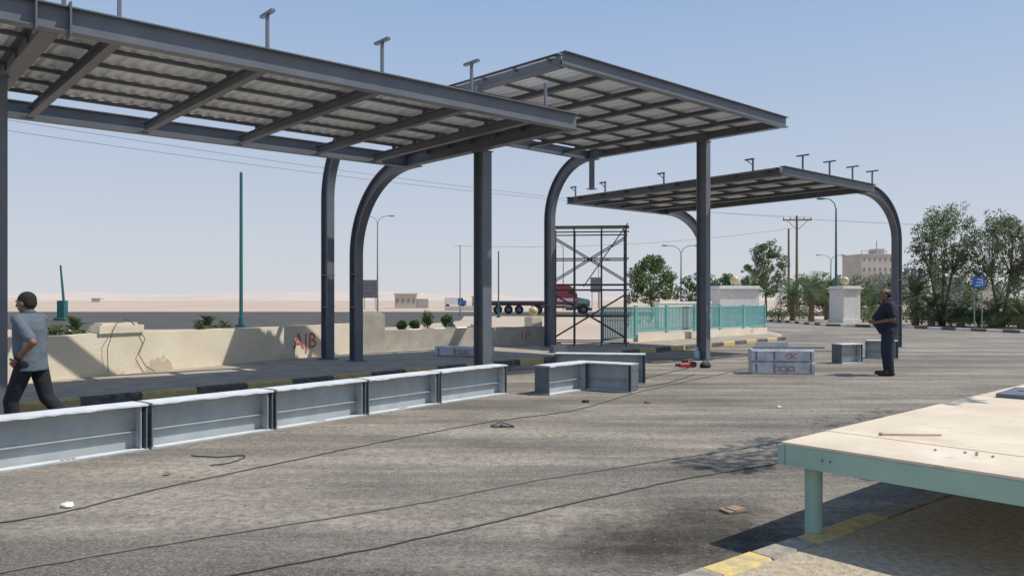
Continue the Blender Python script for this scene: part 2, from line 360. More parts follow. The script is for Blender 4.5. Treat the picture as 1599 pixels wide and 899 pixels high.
kerb([(13.5,62),(8,52),(6,42)],['white','black'],1.0,lab='white and black kerb behind the gate')
ud=Vector((0.787,0.617,0)); k0=Vector((1.33,4.42,0))
ka=k0-ud*3; kb=k0+ud*12
seq=[0]*34
for i in (0,3,6,8,9,14,19,25): seq[i]=1
kerb([ka,kb],['kerbgrey','yellow2'],0.45,0.2,0.1,'worn kerb with faded yellow blocks beside the table',seq)
nn=Vector((0.617,-0.787,0))
pp=[ka+nn*0.09,kb+nn*0.09,kb+nn*9,ka+nn*9]
struct('pavement.001',MB().poly([(p.x,p.y) for p in pp],-0.01,0.092),'pave','sandy rough pavement under the table','pavement')
struct('planting_bed',MB().poly([(19.5,62),(19.3,47.0),(22.4,43.8),(24.7,37.1),(31.1,26.2),(70,26),(70,62)],-0.01,0.08),'soil','soil planting bed with palms and trees','planting bed')

# ---------- walls ----------
def boxwall(name,a,b,h,th,mats,label):
    a=Vector((*a,0.1));b=Vector((*b,0.1)); t=thing(name,label,'wall',a,math.atan2(b.y-a.y,b.x-a.x)); L=(b-a).length
    mb=MB(); n=max(2,int(L/0.5)); vs=[];fs=[]
    for i in range(n+1):
        x=L*i/n; zt=h+R.uniform(-.010,.010)
        vs+=[(x,0,0),(x,0,zt),(x,th,zt),(x,th,0)]
    for i in range(n):
        o=i*4
        for j in range(4): fs.append((o+j,o+(j+1)%4,o+4+(j+1)%4,o+4+j))
    fs+=[(3,2,1,0),(n*4,n*4+1,n*4+2,n*4+3)]
    mb.add(vs,fs); part(t,'wall_body',mb,mats)
    return t,L
t1,L1=boxwall('boundary_wall',(-14.2,3.7),(-4.35,21.5),0.84,0.22,'wall','low cream plastered boundary wall with peeling patches')
cx_=13.25
mb=MB(); mb.box((cx_,0.11,0.92),(0.95,0.32,0.155)); mb.box((cx_-.03,0.11,1.02),(0.75,0.27,0.05)); part(t1,'pier_cap',mb,'wall')
ang=math.atan2(17.8,9.85)
text_part(t1,'graffiti','A|B',0.56,(18.34,-0.008,0.26),(math.radians(90),0,math.radians(1)),'redp',.004)
mb=MB(); mb.tube([(cx_+.1,.1,1.04),(cx_+.15,.08,1.12),(cx_+.2,-.02,1.06),(cx_+.35,-.04,.95),(cx_+.5,-.05,.7),(cx_+.35,-.06,.4),(cx_+.5,-.06,.15),(cx_+.7,-.1,.02)],.008,5); part(t1,'loose_cable',mb,'cable')
mb=MB(); mb.tube([(cx_+.1,.1,1.04),(cx_-.1,-.03,1.05),(cx_-.3,-.2,.9),(cx_-.35,-.1,.55),(cx_-.3,-.05,.1)],.007,5); part(t1,'loose_cable',mb,'cable')
p=thing('wall_pier','plain cream square pier at the end of the boundary wall','pier',(-4.15,22.1,0.1),ang-.5)
mb=MB(); mb.box((0,0,.55),(0.85,0.5,1.1)); part(p,'pier_body',mb,'wallgrey'); mb=MB(); mb.box((0,0,1.135),(0.7,0.42,.07)); part(p,'pier_cap',mb,'wallgrey')
t2,L2=boxwall('boundary_wall',(-3.75,22.3),(1.1,25.7),0.62,0.2,'wallgrey','low dull rendered boundary wall with red spray marks')
text_part(t2,'graffiti','1P',0.42,(L2*.86,-0.008,0.18),(math.radians(90),0,0),'redpf',.0)
t3=thing('gate_pier','low cream pier topped with a round globe lamp','pier',(0.75,27.0,0),0.6)
mb=MB(); mb.box((0,0,.5),(.45,.45,1.0)); part(t3,'pier_body',mb,'wall'); part(t3,'globe_lamp',MB().ell((0,0,1.2),.17),'lampball',smooth=True)

# ---------- canopies ----------
def Iprof(h,w,tf=0.016,tw=0.012):
    return [(-h/2,-w/2),(-h/2,w/2),(-h/2+tf,w/2),(-h/2+tf,tw/2),(h/2-tf,tw/2),(h/2-tf,w/2),(h/2,w/2),(h/2,-w/2),(h/2-tf,-w/2),(h/2-tf,-tw/2),(-h/2+tf,-tw/2),(-h/2+tf,-w/2)]
Zv=Vector((0,0,1))
def ibeam(p0,p1,h,w,**k):
    d=(Vector(p1)-Vector(p0)).normalized(); s=d.cross(Zv).normalized(); return MB().sweep(Iprof(h,w,**k),[p0,p1],s)
def canopy(label,O,U,V,H,dep,S0,raf,colfrac,frames,aoff,rz,cols=(0,1),archdir='V',base=0.12,sheetv=(0.06,0.90),npur=7,brackets=(),stack=None,cshift=0):
    O=Vector((*O,0));U=Vector((*U,0));V=Vector((*V,0)); T=thing('steel_canopy',label,'canopy',O)
    P=lambda s,v,z:O+U*s+V*v+Vector((0,0,z))
    rd,ph,sh_=stack or (.19,.07,.335)
    zc=H+dep/2; un=U.normalized(); vn=V.normalized()
    for v in (0,1):
        part(T,'edge_beam',ibeam(P(S0,v,zc),P(1,v,zc),dep,.16),'steel',True)
    for s in frames:
        s2=s if s!=1 else 1-0.09/U.length; s2=s2 if s2!=0 or S0<0 else .09/U.length
        part(T,'frame_beam',ibeam(P(s2,0.02,zc),P(s2,.985,zc),dep-.006,.18),'steel2',True)
    for s in raf:
        part(T,'rafter',ibeam(P(s,.02,H+.02+rd/2),P(s,.985,H+.02+rd/2),rd,.11),'steel2',True)
    zp=sh_-.004-ph/2+H
    for i in range(npur):
        v=sheetv[0]+.03+(sheetv[1]-sheetv[0]-.06)*i/(npur-1)
        mb=MB(); d=un; mb.sweep([(-ph/2,-.025),(-ph/2,.025),(ph/2,.025),(ph/2,-.025)],[P(S0,v,zp),P(1,v,zp)],d.cross(Zv))
        for s in list(raf)+[f for f in frames]:
            top=zp-ph/2; bot=H+.02+rd
            if top-bot>.01:
                c=P(min(max(s,S0+.02),.98),v,(top+bot)/2); mb.box(c,(.06,.06,top-bot+.01),math.atan2(un.y,un.x))
        part(T,'purlin',mb,'steel2',True)
    mb=MB(); L=U.length*(1-S0); nsh=max(3,round(L/1.0)); per=.19
    for k in range(nsh):
        a0=S0+(1-S0)*k/nsh; a1=S0+(1-S0)*(k+1)/nsh; e0=sheetv[0]+R.uniform(-.004,.004); e1=sheetv[1]+R.uniform(-.008,.012); zz=H+sh_+R.uniform(0,.004)
        nr=max(3,round((a1-a0)*U.length/per)); prof=[]
        for r in range(nr):
            for f,z in((0,0),(.42,0),(.55,.035),(.87,.035)): prof.append(((r+f)/nr,z))
        prof.append((1,0)); vs=[];fs=[]; rows=8
        for q in range(rows+1):
            vv=e0+(e1-e0)*q/rows; dz=R.uniform(-.002,.002)
            for f,z in prof: vs.append(P(a0+(a1-a0)*f,vv,zz+z+dz))
        m=len(prof)
        for q in range(rows):
            for j in range(m-1): fs.append((q*m+j,q*m+j+1,(q+1)*m+j+1,(q+1)*m+j))
        mb.add(vs,fs)
    part(T,'roof_sheet',mb,'roof',True)
    for s in cols:
            c=P(s-(cshift if s==0 else 0),colfrac,0); mb=MB().sweep(Iprof(.29,.22,.02,.016),[c+Zv*.02,c+Zv*H],Vector((-vn.y,vn.x,0)))
            mb.box(c+Zv*.015,(.42,.42,.03),math.atan2(vn.y,vn.x)); mb.box(c+Zv*(H-.012),(.34,.26,.02),math.atan2(vn.y,vn.x))
            for q in (-.16,.16):
                for r in (-.16,.16): mb.cyl(c+Vector((q,r,.03)),c+Vector((q,r,.07)),.016,n=6)
            part(T,'column',mb,'steel',True)
    def arch(p0,off,name='curved_column'):
        off=Vector((*off,0)); pts=[]
        hd=off.normalized(); pts.append(p0+Zv*(H+dep/2)-hd*.35)
        for i in range(25):
            a=math.pi/2*i/24; pts.append(p0+off*math.sin(a)+Zv*(H+dep/2-rz*(1-math.cos(a))))
        pts.append(p0+off+Zv*(base+1.0)); pts.append(p0+off+Zv*base)
        side=hd.cross(Zv); mb=MB().sweep(Iprof(.30,.20,.02,.016),pts,side)
        ax=math.atan2(hd.y,hd.x)
        mb.box(p0+off+Zv*(base+.012),(.46,.34,.024),ax)
        for zz in (1.3,2.1): mb.box(p0+off+Zv*(base+zz),(.312,.212,.02),ax)
        part(T,name,mb,'steel',True)
    if archdir=='V':
        for s in frames: arch(P(s,1,0),aoff)
    else:
        for v in frames: arch(P(1,v,0),aoff)
    for b in brackets:
        s,v,hh,hd=b; p=P(s,v,H+dep); mb=MB(); rzv=math.atan2(vn.y,vn.x)
        mb.box(p+Zv*hh/2,(.038,.038,hh),rzv)
        if hd=='T': mb.box(p+Zv*(hh+.018),(.34,.055,.036),rzv)
        elif hd=='L': mb.box(p+Zv*(hh+.02)+vn*.1,(.26,.05,.04),rzv); mb.cyl(p+Zv*(hh*.5),p+Zv*hh+vn*.18,.013,n=6)
        part(T,'bracket',mb,'steel',True)
    return T
rf1=(.0845,.3045,.5166,.716,.88)
c1=canopy('long dark steel canopy with corrugated roof and curved legs',(-4.96,8.29),(6.06,4.91),(-3.35,3.7),4.5,.28,-.16,rf1,.50,(0,1),(-1.52,1.70),2.0,
   brackets=[(s,0,.44,'T') for s in (.0845,.3045,.5166,.716)]+[(.91,0,.42,'I'),(-.012,0,.7,'I'),(.014,0,.7,'I')],sheetv=(.07,.86),npur=6,stack=(.15,.05,.28),cshift=.019)
# corner junction plates at the left frame
cc=Vector((-4.96,8.29,0)); ua=math.atan2(4.91,6.06)
for dx in (-.16,.16): part(c1,'junction_plate',MB().box(cc+Vector((math.cos(ua)*dx,math.sin(ua)*dx,4.64)),(.02,.24,.36),ua),'steel2',True)
c2=canopy('tall dark steel canopy over the middle lane',(.9,13.77),(5.8,5.03),(-4.38,4.3),5.8,.25,0,(.17,.34,.5,.67,.84),.37,(0,1),(-1.13,1.15),1.85,cols=(1,),sheetv=(.03,.93),npur=7,stack=(.10,.05,.20))
mb=MB().sweep(Iprof(.17,.15),[Vector((2.42,23.3,4.95)),Vector((2.42,23.3,5.81))],Vector((1,0,0))); mb.box((2.42,23.3,4.955),(.24,.24,.02),.8); part(c2,'post',mb,'steel',True)
# short stub joining the near column head to the tall canopy above
mb=MB().sweep(Iprof(.20,.16),[Vector((-.72,15.25,4.80)),Vector((-.72,15.25,5.81))],Vector((.7,.7,0))); part(c2,'post',mb,'steel',True)
br=[(s,0,.36,'T') for s in (.2,.48,.74,.98)]+[(.03,v,.3,'L') for v in (.12,.5,.8,.97)]
canopy('lower dark steel canopy with two curved legs',(6.75,19.2),(3.75,3.1),(-4.95,5.8),4.72,.22,0,(.25,.5,.75),.5,(0.03,.97),(1.6,1.4),1.4,cols=(),archdir='U',sheetv=(.03,.97),npur=8,brackets=br,stack=(.09,.05,.18))

# ---------- steel beams on the ground ----------
def beam_piece(L,loc,rz,label,group,h=.49,w=.34,film=True):
    T=thing('steel_beam',label,'steel beam',loc,rz,group)
    part(T,'web',MB().box((L/2,0,h/2),(L-.04,.014,h-.034)),'primer')
    part(T,'flange',MB().box((L/2,0,.008),(L,w,.016)),'primer')
    part(T,'flange',MB().box((L/2,0,h-.010),(L,w,.020)),'primer')
    mb=MB().box((L/2,-.035,h*.40),(L-.06,.055,.010)); part(T,'stiffener_rib',mb,'primer')
    for x in(.012,L-.012):
        mb=MB().box((x,0,h/2),(.016,w*.9,h-.040))
        for y in(-.1,.1):
            for z in(.1,h-.1): mb.cyl((x-.02,y,z),(x+.02,y,z),.014,n=6)
        part(T,'end_plate',mb,'steel')
    part(T,'stiffener_plate',MB().box((L-.07,-.078,h/2),(.010,.135,h-.04)),'primer')
    if film:
        vs=[];n=18
        for i in range(n+1):
            x=.01+(L-.02)*i/n
            a=w/2+.004; b=w/2-R.uniform(0,.006); dd=R.uniform(.008,.022)
            vs+=[(x,-a,h-dd),(x,-a,h+.003),(x,-w*.2,h+.004+R.uniform(0,.004)),(x,w*.2,h+.004+R.uniform(0,.004)),(x,b,h+.003)]
        fs=[]
        for i in range(n):
            for j in range(4): o=i*5+j; fs.append((o,o+5,o+6,o+1))
        part(T,'protective_film',MB().add(vs,fs),'film')
        part(T,'protective_film',MB().box((L*.5,-w/2+.055,.0185),(L*.94,.10,.004)),'film')
    return T
g='row of unassembled steel beams on the road'
d0=Vector((0.62,0.785,0))
Ls=[1.52,1.52,1.47,1.45,1.62]; q=Vector((-4.83,7.02,0))+Vector((-.785,.62,0))*.16
for i in range(5):
    a=math.atan2(d0.y,d0.x)+R.uniform(-.018,.018)
    T=beam_piece(Ls[i],q.copy(),a,['light grey steel beam lying on the road with white film on top','light grey steel beam with wrinkled white film on top'][i%2],g)
    if i in(0,2,3):
        mb=MB()
        for k in range(3):
            x=Ls[i]*.45+k*.05
            for sg in(-1,1): mb.box((x,-.125+sg*.014,.0225),(.045,.014,.003),sg*-.7)
        part(T,'red_arrow_print',mb,'red')
    q+=Vector((math.cos(a),math.sin(a),0))*(Ls[i]+.035)
beam_piece(1.15,(.50,12.95,0),math.radians(50),'short grey steel beam meeting another in a corner',g)
T=beam_piece(1.15,(1.16,13.95,0),math.radians(-32),'grey steel beam forming a corner with its neighbour',g)
beam_piece(1.75,(.85,15.1,0.0),math.radians(-10),'long pale steel beam set behind the corner pair',g,h=.56)
beam_piece(0.75,(8.15,19.3,0),math.radians(25),'short light grey steel beam standing beside the man',g)
beam_piece(0.8,(9.75,21.2,0),math.radians(-20),'short light grey steel beam behind the man',g)
def wrapped(name,loc,rz,L,label,txt='CICICI',rows=2):
    T=thing(name,label,'wrapped steel package',loc,rz,'film wrapped packages of steel')
    h=.27
    for k in range(rows):
        mb=MB(); x0=R.uniform(-.03,.03)
        vs=[];n=14;wr=R.uniform(.19,.215);prof=[(-wr+.015,0),(wr-.015,0),(wr,.04),(wr,h-.04),(wr-.02,h-.005),(-.195,h-.005),(-.215,h-.04),(-.215,.04)]
        for i in range(n+1):
            x=x0+L*i/n
            for y,z in prof: vs.append((x,y+R.uniform(-.003,.003),z+k*h+(R.uniform(-.006,0) if z>.1 else 0)))
        fs=[]
        m=len(prof)
        for i in range(n):
            for j in range(m): fs.append((i*m+j,(i+1)*m+j,(i+1)*m+(j+1)%m,i*m+(j+1)%m))
        fs.append(tuple(range(m))); fs.append(tuple(range(n*m+m-1,n*m-1,-1)))
        mb.add(vs,fs); part(T,'wrapped_bundle',mb,'film2')
        text_part(T,'printed_marking',txt if k==0 else 'CIC',.16,(L*(.5 if k==0 else .62),-.2225,k*h+.07),(math.radians(90),0,0),'redf',.004)
        for s in(.06,.35,.93): part(T,'strap',MB().box((L*s,-.2185,k*h+h/2),(.03,.010,h-.08)),'signg')
    return T
wrapped('wrapped_package',(5.2,16.75,0),math.radians(-6),1.3,'film wrapped steel package with red printed marks on the road')
wrapped('wrapped_package',(-1.95,20.3,0.12),math.radians(-14),1.5,'low film wrapped package near the kerb','CICIC',1)
solo('steel_strip',MB().box((6.0,16.68,.565),(1.5,.16,.03),-.02),'steel','dark steel strip lying across the wrapped package','steel strip')
T=thing('steel_offcut','pale grey steel channel offcut lying on the wrapped package','steel offcut',(5.35,16.95,.545),.1)
part(T,'channel_body',MB().sweep([(-.06,-.05),(-.06,.05),(-.05,.05),(-.05,-.04),(.05,-.04),(.05,.05),(.06,.05),(.06,-.05)],[(0,0,.06),(.75,0,.06)],(0,1,0)),'primer')

# ---------- scaffold ----------
T=thing('scaffolding','dark tube scaffolding tower with cross braces','scaffolding',(2.55,25.2,.12),math.radians(-6))
W=1.15;Dp=.62
for lv in(0,1):
    for x in(-W,W):
        mb=MB(); z0=lv*1.85; z1=z0+1.85
        for y in(-Dp,Dp): mb.cyl((x,y,z0),(x,y,z1+(.12 if lv else 0)),.028,n=8)
        for z in(.3,.6,.9,1.2,1.5,1.78): mb.cyl((x,-Dp,z0+z),(x,Dp,z0+z),.022,n=6)
        for y in(-.3,.3): mb.cyl((x,y,z0+.3),(x,y,z0+1.5),.018,n=6)
        part(T,'end_frame',mb,'tube')
    for y in(-Dp,Dp):
        mb=MB(); z0=lv*1.85
        mb.cyl((-W,y,z0+.25),(W,y,z0+1.65),.019,n=6); mb.cyl((-W,y+.02,z0+1.65),(W,y+.02,z0+.25),.019,n=6)
        part(T,'cross_brace',mb,'tube')
        for zz in (1.8,.95,.12): part(T,'ledger',MB().cyl((-W-.1,y,z0+zz),(W+.1,y,z0+zz),.021,n=6),'tube')
for x in(-.5,.38):
    for y in(-Dp,Dp): part(T,'standard_tube',MB().cyl((x,y,.0),(x,y,3.8),.024,n=6),'tube')
mb=MB()
for k in range(3): mb.box((0.02*k,-Dp+.3+k*.33,3.85+.004*k),(2.5,.27,.035),.01*k)
part(T,'platform',mb,'tube')
part(T,'loose_tube',MB().cyl((-.2,-Dp,1.9),(1.2,-Dp-.2,3.9),.018,n=6),'tube')

# ---------- teal fence ----------
fa=Vector((3.0,25.75,0)); fb=Vector((11.2,34.0,0)); fd=(fb-fa); FL=fd.length; fd.normalize(); fang=math.atan2(fd.y,fd.x)
ns=6; sl_=FL/ns
for i in range(ns):
    T=thing('fence_section','teal metal railing panel on a low cream wall' if i else 'taller teal metal gate panel beside the scaffolding','fence',fa+fd*sl_*i,fang,'teal railings along the entrance')
    z0=.36 if i else .16
    if i: part(T,'low_wall',MB().box((sl_/2,0,.19),(sl_-.004,.2,.38)),'wall')
    for x in(.03,sl_-.04): part(T,'post',MB().box((x,0,(z0+1.4)/2),(.07,.07,1.4-z0)),'teal')
    for z in(1.32,z0+.12): part(T,'rail',MB().box((sl_/2,0,z),(sl_-.11,.05,.055)),'teal')
    mb=MB(); n=19
    for k in range(n): mb.box((.08+(sl_-.16)*(k+.5)/n,-.0,(z0+.12+1.32)/2),(.045,.02,1.32-z0-.12))
    part(T,'bars',mb,'teal')
def whitepier(loc,rz,wd,dp,h,label,ball=True):
    T=thing('gate_pier',label,'gate pier',loc,rz)
    part(T,'pier_body',MB().box((0,0,h/2),(wd,dp,h)),'white')
    mb=MB(); mb.box((0,0,h+.06),(wd+.25,dp+.25,.12)); mb.box((0,0,h-.12),(wd+.12,dp+.12,.1)); mb.box((0,0,h+.17),(wd+.05,dp+.05,.1)); mb.box((0,0,.15),(wd+.14,dp+.14,.3)); part(T,'cornice',mb,'white')
    if ball: 
        mb=MB().cyl((0,0,h+.2),(0,0,h+.34),.12,.08); mb.ell((0,0,h+.58),.28); part(T,'globe_lamp',mb,'lampball',smooth=True)
whitepier((22.3,51.5,0.0),.3,1.35,1.35,2.3,'white square gate pier with cornice and round globe lamp')
whitepier((13.9,48,0),.25,2.7,1.2,2.25,'wide white gate pier with cornice beside the fence')
T=thing('boundary_wall','white low boundary wall with cornice behind the fence','wall',(8.5,44,0),.72)
part(T,'wall_body',MB().box((2.3,0,.7),(5.2,.3,1.4)),'white'); part(T,'cornice',MB().box((2.3,0,1.45),(5.3,.42,.1)),'white')

# ---------- table ----------
tu=Vector((.75,.66,0)).normalized(); ta=math.atan2(tu.y,tu.x)
T=thing('work_table','large pale green steel table with dusty plywood top','table',(1.75,5.0,0),ta)
TL,TW=6.2,2.5
mb=MB()
for y in(.03,-TW+.03): mb.box((TL/2,y-.03,.595),(TL,.05,.13))
for x in(.025,TL-.025): mb.box((x,-TW/2,.595),(.05,TW-.06,.128))
for k in range(1,6): mb.box((k*TL/6,-TW/2,.6),(.05,TW-.1,.08))
part(T,'frame',mb,'tealpale')
xs=[0.004,.62,1.55,2.44,3.66,4.88,TL-.004]
for k in range(6):
    part(T,'top_board',MB().box(((xs[k]+xs[k+1])/2,-TW/2,.6705+R.uniform(-.0025,.0025)),(xs[k+1]-xs[k]-.004,TW+.02+R.uniform(-.02,.01),.018),R.uniform(-.0008,.0008)),'ply')
for x in(.16,TL/2,TL-.16):
    for y in(-.14,-TW+.14):
        mb=MB().cyl((x,y,.012),(x,y,.53),.055,n=28); mb.cyl((x,y,0),(x,y,.012),.075,n=28); part(T,'leg',mb,'tealpale')
for dx in(.28,.33): part(T,'bolt',MB().cyl((-.004,-dx,.60),(.01,-dx,.60),.008,n=8),'steel')
def tloc(x,y,z): return tmat(T)@Vector((x,y,z))
mb=MB().cyl(tloc(.70,-.34,.690),tloc(.98,-.62,.690),.006,.005,8); mb.ell(tloc(.70,-.34,.693),(.018,.014,.012),8,5); solo('wooden_stick',mb,'woodpale','thin pale wooden stick lying on the table','stick')
for (x,y) in ((.48,-.93),(.52,-.98),(.45,-1.0),(.47,-1.08),(.43,-.78)):
    mb=MB().ell(tloc(x,y,.685),(.010,.008,.006),7,5); solo('pebble',mb,'walk','small dusty stone lying on the table top','pebble','pebbles on the table')
for i,(x,y,a,b,rr) in enumerate(((4.0,-.42,.75,.55,.06),(4.25,-.62,.6,.7,-.1),(4.9,-1.5,.8,1.0,-.1))):
    mb=MB().box(tloc(x,y,.700+.021*(i==1)),(a,b,.036 if i!=1 else .006),ta+rr); solo('steel_plate',mb,'steel','dark grey steel plate resting on the table','steel plate','steel plates on the table')

# ---------- cables & debris ----------
def cable(pts,r,m,label):
    P=[G(x,y) for x,y in pts]; out=[]
    for i in range(len(P)-1):
        p0=P[max(i-1,0)];p1=P[i];p2=P[i+1];p3=P[min(i+2,len(P)-1)]
        for k in range(8):
            t=k/8; q=0.5*((2*p1)+(p2-p0)*t+(2*p0-5*p1+4*p2-p3)*t*t+(3*p1-p0-3*p2+p3)*t**3)
            out.append(q+Vector((R.uniform(-.012,.012),R.uniform(-.012,.012),r)))
    out.append(P[-1]+Zv*r)
    mb=MB().tube(out,r,6); solo('cable',mb,m,label,'cable','cables lying across the road',True)
cable([(-40,902),(200,860),(430,823),(650,787),(830,752),(1000,725),(1130,705),(1240,688)],.007,'hose','grey hose lying across the dusty road')
cable([(330,905),(500,873),(700,832),(900,785),(1060,750),(1150,735),(1225,722)],.006,'cable','black electric cable lying across the road')
cable([(-40,823),(100,800),(230,768),(420,727),(600,690),(760,660),(900,640),(1000,612),(1100,590),(1180,572)],.006,'cable','thin black cable running along the beams')
cable([(300,712),(340,714),(382,712),(365,722),(330,727)],.007,'cable','short bent black wire piece on the road')
cable([(1075,575),(1010,590),(960,600),(1020,603),(1085,585)],.008,'cable','coiled black cable beside the tools')
def crumple(px,py,s,m,name,label,cat,flat=.4):
    c=G(px,py); mb=MB().ell(c+Zv*s*flat*.7,(s,s*.7,s*flat),9,6); mb.v=[(x+R.uniform(-.25,.25)*s,y+R.uniform(-.25,.25)*s,max(.003,z+R.uniform(-.25,.25)*s*flat)) for x,y,z in mb.v]
    solo(name,mb,m,label,cat)
crumple(106,791,.055,'paper','paper_scrap','crumpled white paper scrap on the road','paper')
crumple(262,741,.04,'card','cardboard_scrap','small brown scrap lying on the road','scrap')
crumple(1012,629,.05,'wood','wood_scrap','small brown wood scrap on the road','scrap')
crumple(915,628,.06,'rubber','rubbish_scrap','small black scrap on the road','scrap')
crumple(1216,636,.04,'paper','paper_scrap','small white scrap on the road','paper')
c=G(1145,798); mb=MB().box(c+Zv*.012,(.17,.12,.014),.4); mb.box(c+Vector((.02,.01,.024)),(.12,.10,.006),.6); solo('cardboard_piece',mb,'card','flat brown cardboard piece on the asphalt','cardboard')
c=G(785,667); mb=MB(); mb.box(c+Zv*.012,(.30,.03,.012),-.1); mb.box(c+Vector((0,.03,.02)),(.04,.12,.015),.3); mb.tube([c+Vector((-.15,0,.02)),c+Vector((-.02,.05,.06)),c+Vector((.14,-.02,.02))],.009,6); solo('metal_offcut',mb,'tube','bent dark metal offcut on the road','metal offcut')
mb=MB()
for i in range(4000):
    x=R.uniform(-6,6.5); y=4.0+9*R.random()**1.6; s=R.uniform(.002,.006)*(1 if R.random()<.985 else 1.8)
    mb.box((x,y,s*.4),(s*2,s*1.5,s),R.uniform(0,3))
o=solo('gravel',mb,'walk','loose gravel scattered over the asphalt road','gravel'); o['kind']='stuff'
T=thing('angle_grinder','red and black power tool lying on the road','power tool',G(1070,574),.3)
mb=MB(); mb.cyl((-.14,0,.07),(.10,0,.07),.05,.06,12); mb.box((.15,0,.08),(.12,.1,.1)); part(T,'tool_body',mb,'orange'); mb=MB(); mb.cyl((-.24,0,.07),(-.14,0,.07),.035); mb.cyl((.2,-.08,.08),(.2,.08,.08),.07,n=16); mb.box((0,0,.15),(.16,.04,.04)); part(T,'handle',mb,'rubber')
T=thing('plastic_bottle','pale blue plastic bottle standing by the column','bottle',G(1089,562),0)
part(T,'bottle_body',MB().loft([((0,0,0),.07,.07),((0,0,.02),.085,.085),((0,0,.22),.085,.085),((0,0,.3),.03,.03),((0,0,.32),.03,.03)],14),'bottle',smooth=True); part(T,'bottle_cap',MB().cyl((0,0,.32),(0,0,.35),.034),'paper')
T=thing('tool_bag','black tool bag beside the steel column','bag',G(1102,574),.4)
part(T,'bag_body',MB().loft([((0,0,0),.13,.09),((0,0,.06),.15,.10),((0,0,.12),.11,.05),((0,0,.14),.10,.02)],16),'rubber',smooth=True); part(T,'handle',MB().tube([(-.08,0,.12),(-.05,0,.2),(.05,0,.2),(.08,0,.12)],.01,6),'rubber')
T=thing('tool_box','small dark toolbox lying on the pavement','toolbox',(1.3,21.6,.12),.5)
part(T,'box_body',MB().box((0,0,.1),(.45,.22,.2)),'steel'); part(T,'handle',MB().tube([(-.1,0,.2),(-.08,0,.26),(.08,0,.26),(.1,0,.2)],.012,6),'rubber')

# ---------- vegetation ----------
def leaves(mb,c,r,n,size,sq=1.0,droop=0):
    for _ in range(n):
        while True:
            d=Vector((R.uniform(-1,1),R.uniform(-1,1),R.uniform(-1,1)))
            if .1<d.length<=1: break
        if R.random()<.4: d=d.normalized()*R.uniform(.75,1.15)
        p=Vector(c)+Vector((d.x*r,d.y*r,d.z*r*sq)); s=size*R.uniform(.5,1.3)
        a=Vector((R.uniform(-1,1),R.uniform(-1,1),R.uniform(-1,.6)-droop)).normalized(); b=a.orthogonal().normalized()
        b=(Matrix.Rotation(R.uniform(0,6.28),3,a)@b)
        mb.add([p-a*s,p+b*s*.38,p+a*s,p-b*s*.38],[(0,1,2,3)])
def tree(x,y,h,cr,label,m='leafA',ncl=16,nl=230,ls=.16,trunks=1,low=.35,z0=0,name='tree',group='trees along the planting bed',tr=.14,sq=.8,cf=(.22,.42),droop=0,lean=.25):
    T=thing(name,label,'tree',(x,y,z0),R.uniform(0,6),group)
    mb=MB(); forks=[]
    for k in range(trunks):
        a=k*6.28/trunks+R.uniform(-.5,.5); top=Vector((math.cos(a)*cr*lean,math.sin(a)*cr*lean,h*(low+.12)))
        mb.tube([(math.cos(a)*.08*(trunks>1),math.sin(a)*.08*(trunks>1),-.05),top*.35+Vector((R.uniform(-.1,.1),R.uniform(-.1,.1),0)),top*.7+Vector((R.uniform(-.1,.1),0,0)),top],[tr,tr*.8,tr*.65,tr*.5],8); forks.append(top)
    crown=MB()
    for k in range(ncl):
        a=k*2.4+R.uniform(-.4,.4); zz=low+(1-low)*(k+.5)/ncl*.93; t=(zz-low)/(1-low)
        rad=cr*R.uniform(.3,.95)*math.sqrt(max(.08,1-(2*t*.85-.62)**2)) 
        c=Vector((math.cos(a)*rad,math.sin(a)*rad,h*zz)); f=min(forks,key=lambda q:(q-c).length)
        mid=f.lerp(c,.5)+Vector((0,0,-.06*h*R.random())); mb.tube([f*.96,mid,c],[tr*.38,tr*.22,tr*.06],6)
        r=cr*R.uniform(*cf); leaves(crown,c,r,int(nl*R.uniform(.6,1.2)),ls,sq,droop)
        for _ in range(4): 
            cc=c+Vector((R.uniform(-1,1),R.uniform(-1,1),R.uniform(-.8,.8)))*r*1.15; leaves(crown,cc,r*.4,int(nl*.14),ls*.9,1,droop)
    part(T,'trunk',mb,'bark',smooth=True); part(T,'crown',crown,m); return T
def bx(px,D): return ((px-800)/1200*D,D)
A=dict(cf=(.15,.30),ls=.082,droop=.5,lean=.3,sq=1.0)
x,y=bx(1472,45); tree(x,y,6.9,2.15,'airy grey green tree with slender leaning trunks',ncl=38,nl=215,trunks=3,low=.35,z0=.08,tr=.11,**A)
x,y=bx(1566,43); tree(x,y,6.3,1.9,'airy olive green tree with bare lower trunks',ncl=33,nl=205,trunks=2,low=.38,z0=.08,tr=.11,**A)
x,y=bx(1650,42); tree(x,y,6.2,2.1,'olive green tree at the end of the planting bed',ncl=26,nl=220,trunks=2,low=.36,z0=.08,tr=.11,**A)
x,y=bx(1196,62); tree(x,y,6.3,1.9,'medium airy green tree behind the fence',ncl=28,nl=170,low=.32,tr=.12,cf=(.16,.30),ls=.11)
x,y=bx(1018,60); tree(x,y,5.0,2.1,'round bushy green tree behind the fence',m='leafB',ncl=28,nl=180,low=.30,ls=.12,tr=.12,cf=(.18,.32))
x,y=bx(1130,75); tree(x,y,4.0,2.2,'low dense green tree behind the white pier',m='leafB',ncl=14,nl=180,low=.2,ls=.15)
x,y=bx(1085,82); tree(x,y,4.3,2.2,'low green tree behind the railings',m='leafB',ncl=12,nl=160,low=.2,ls=.15)
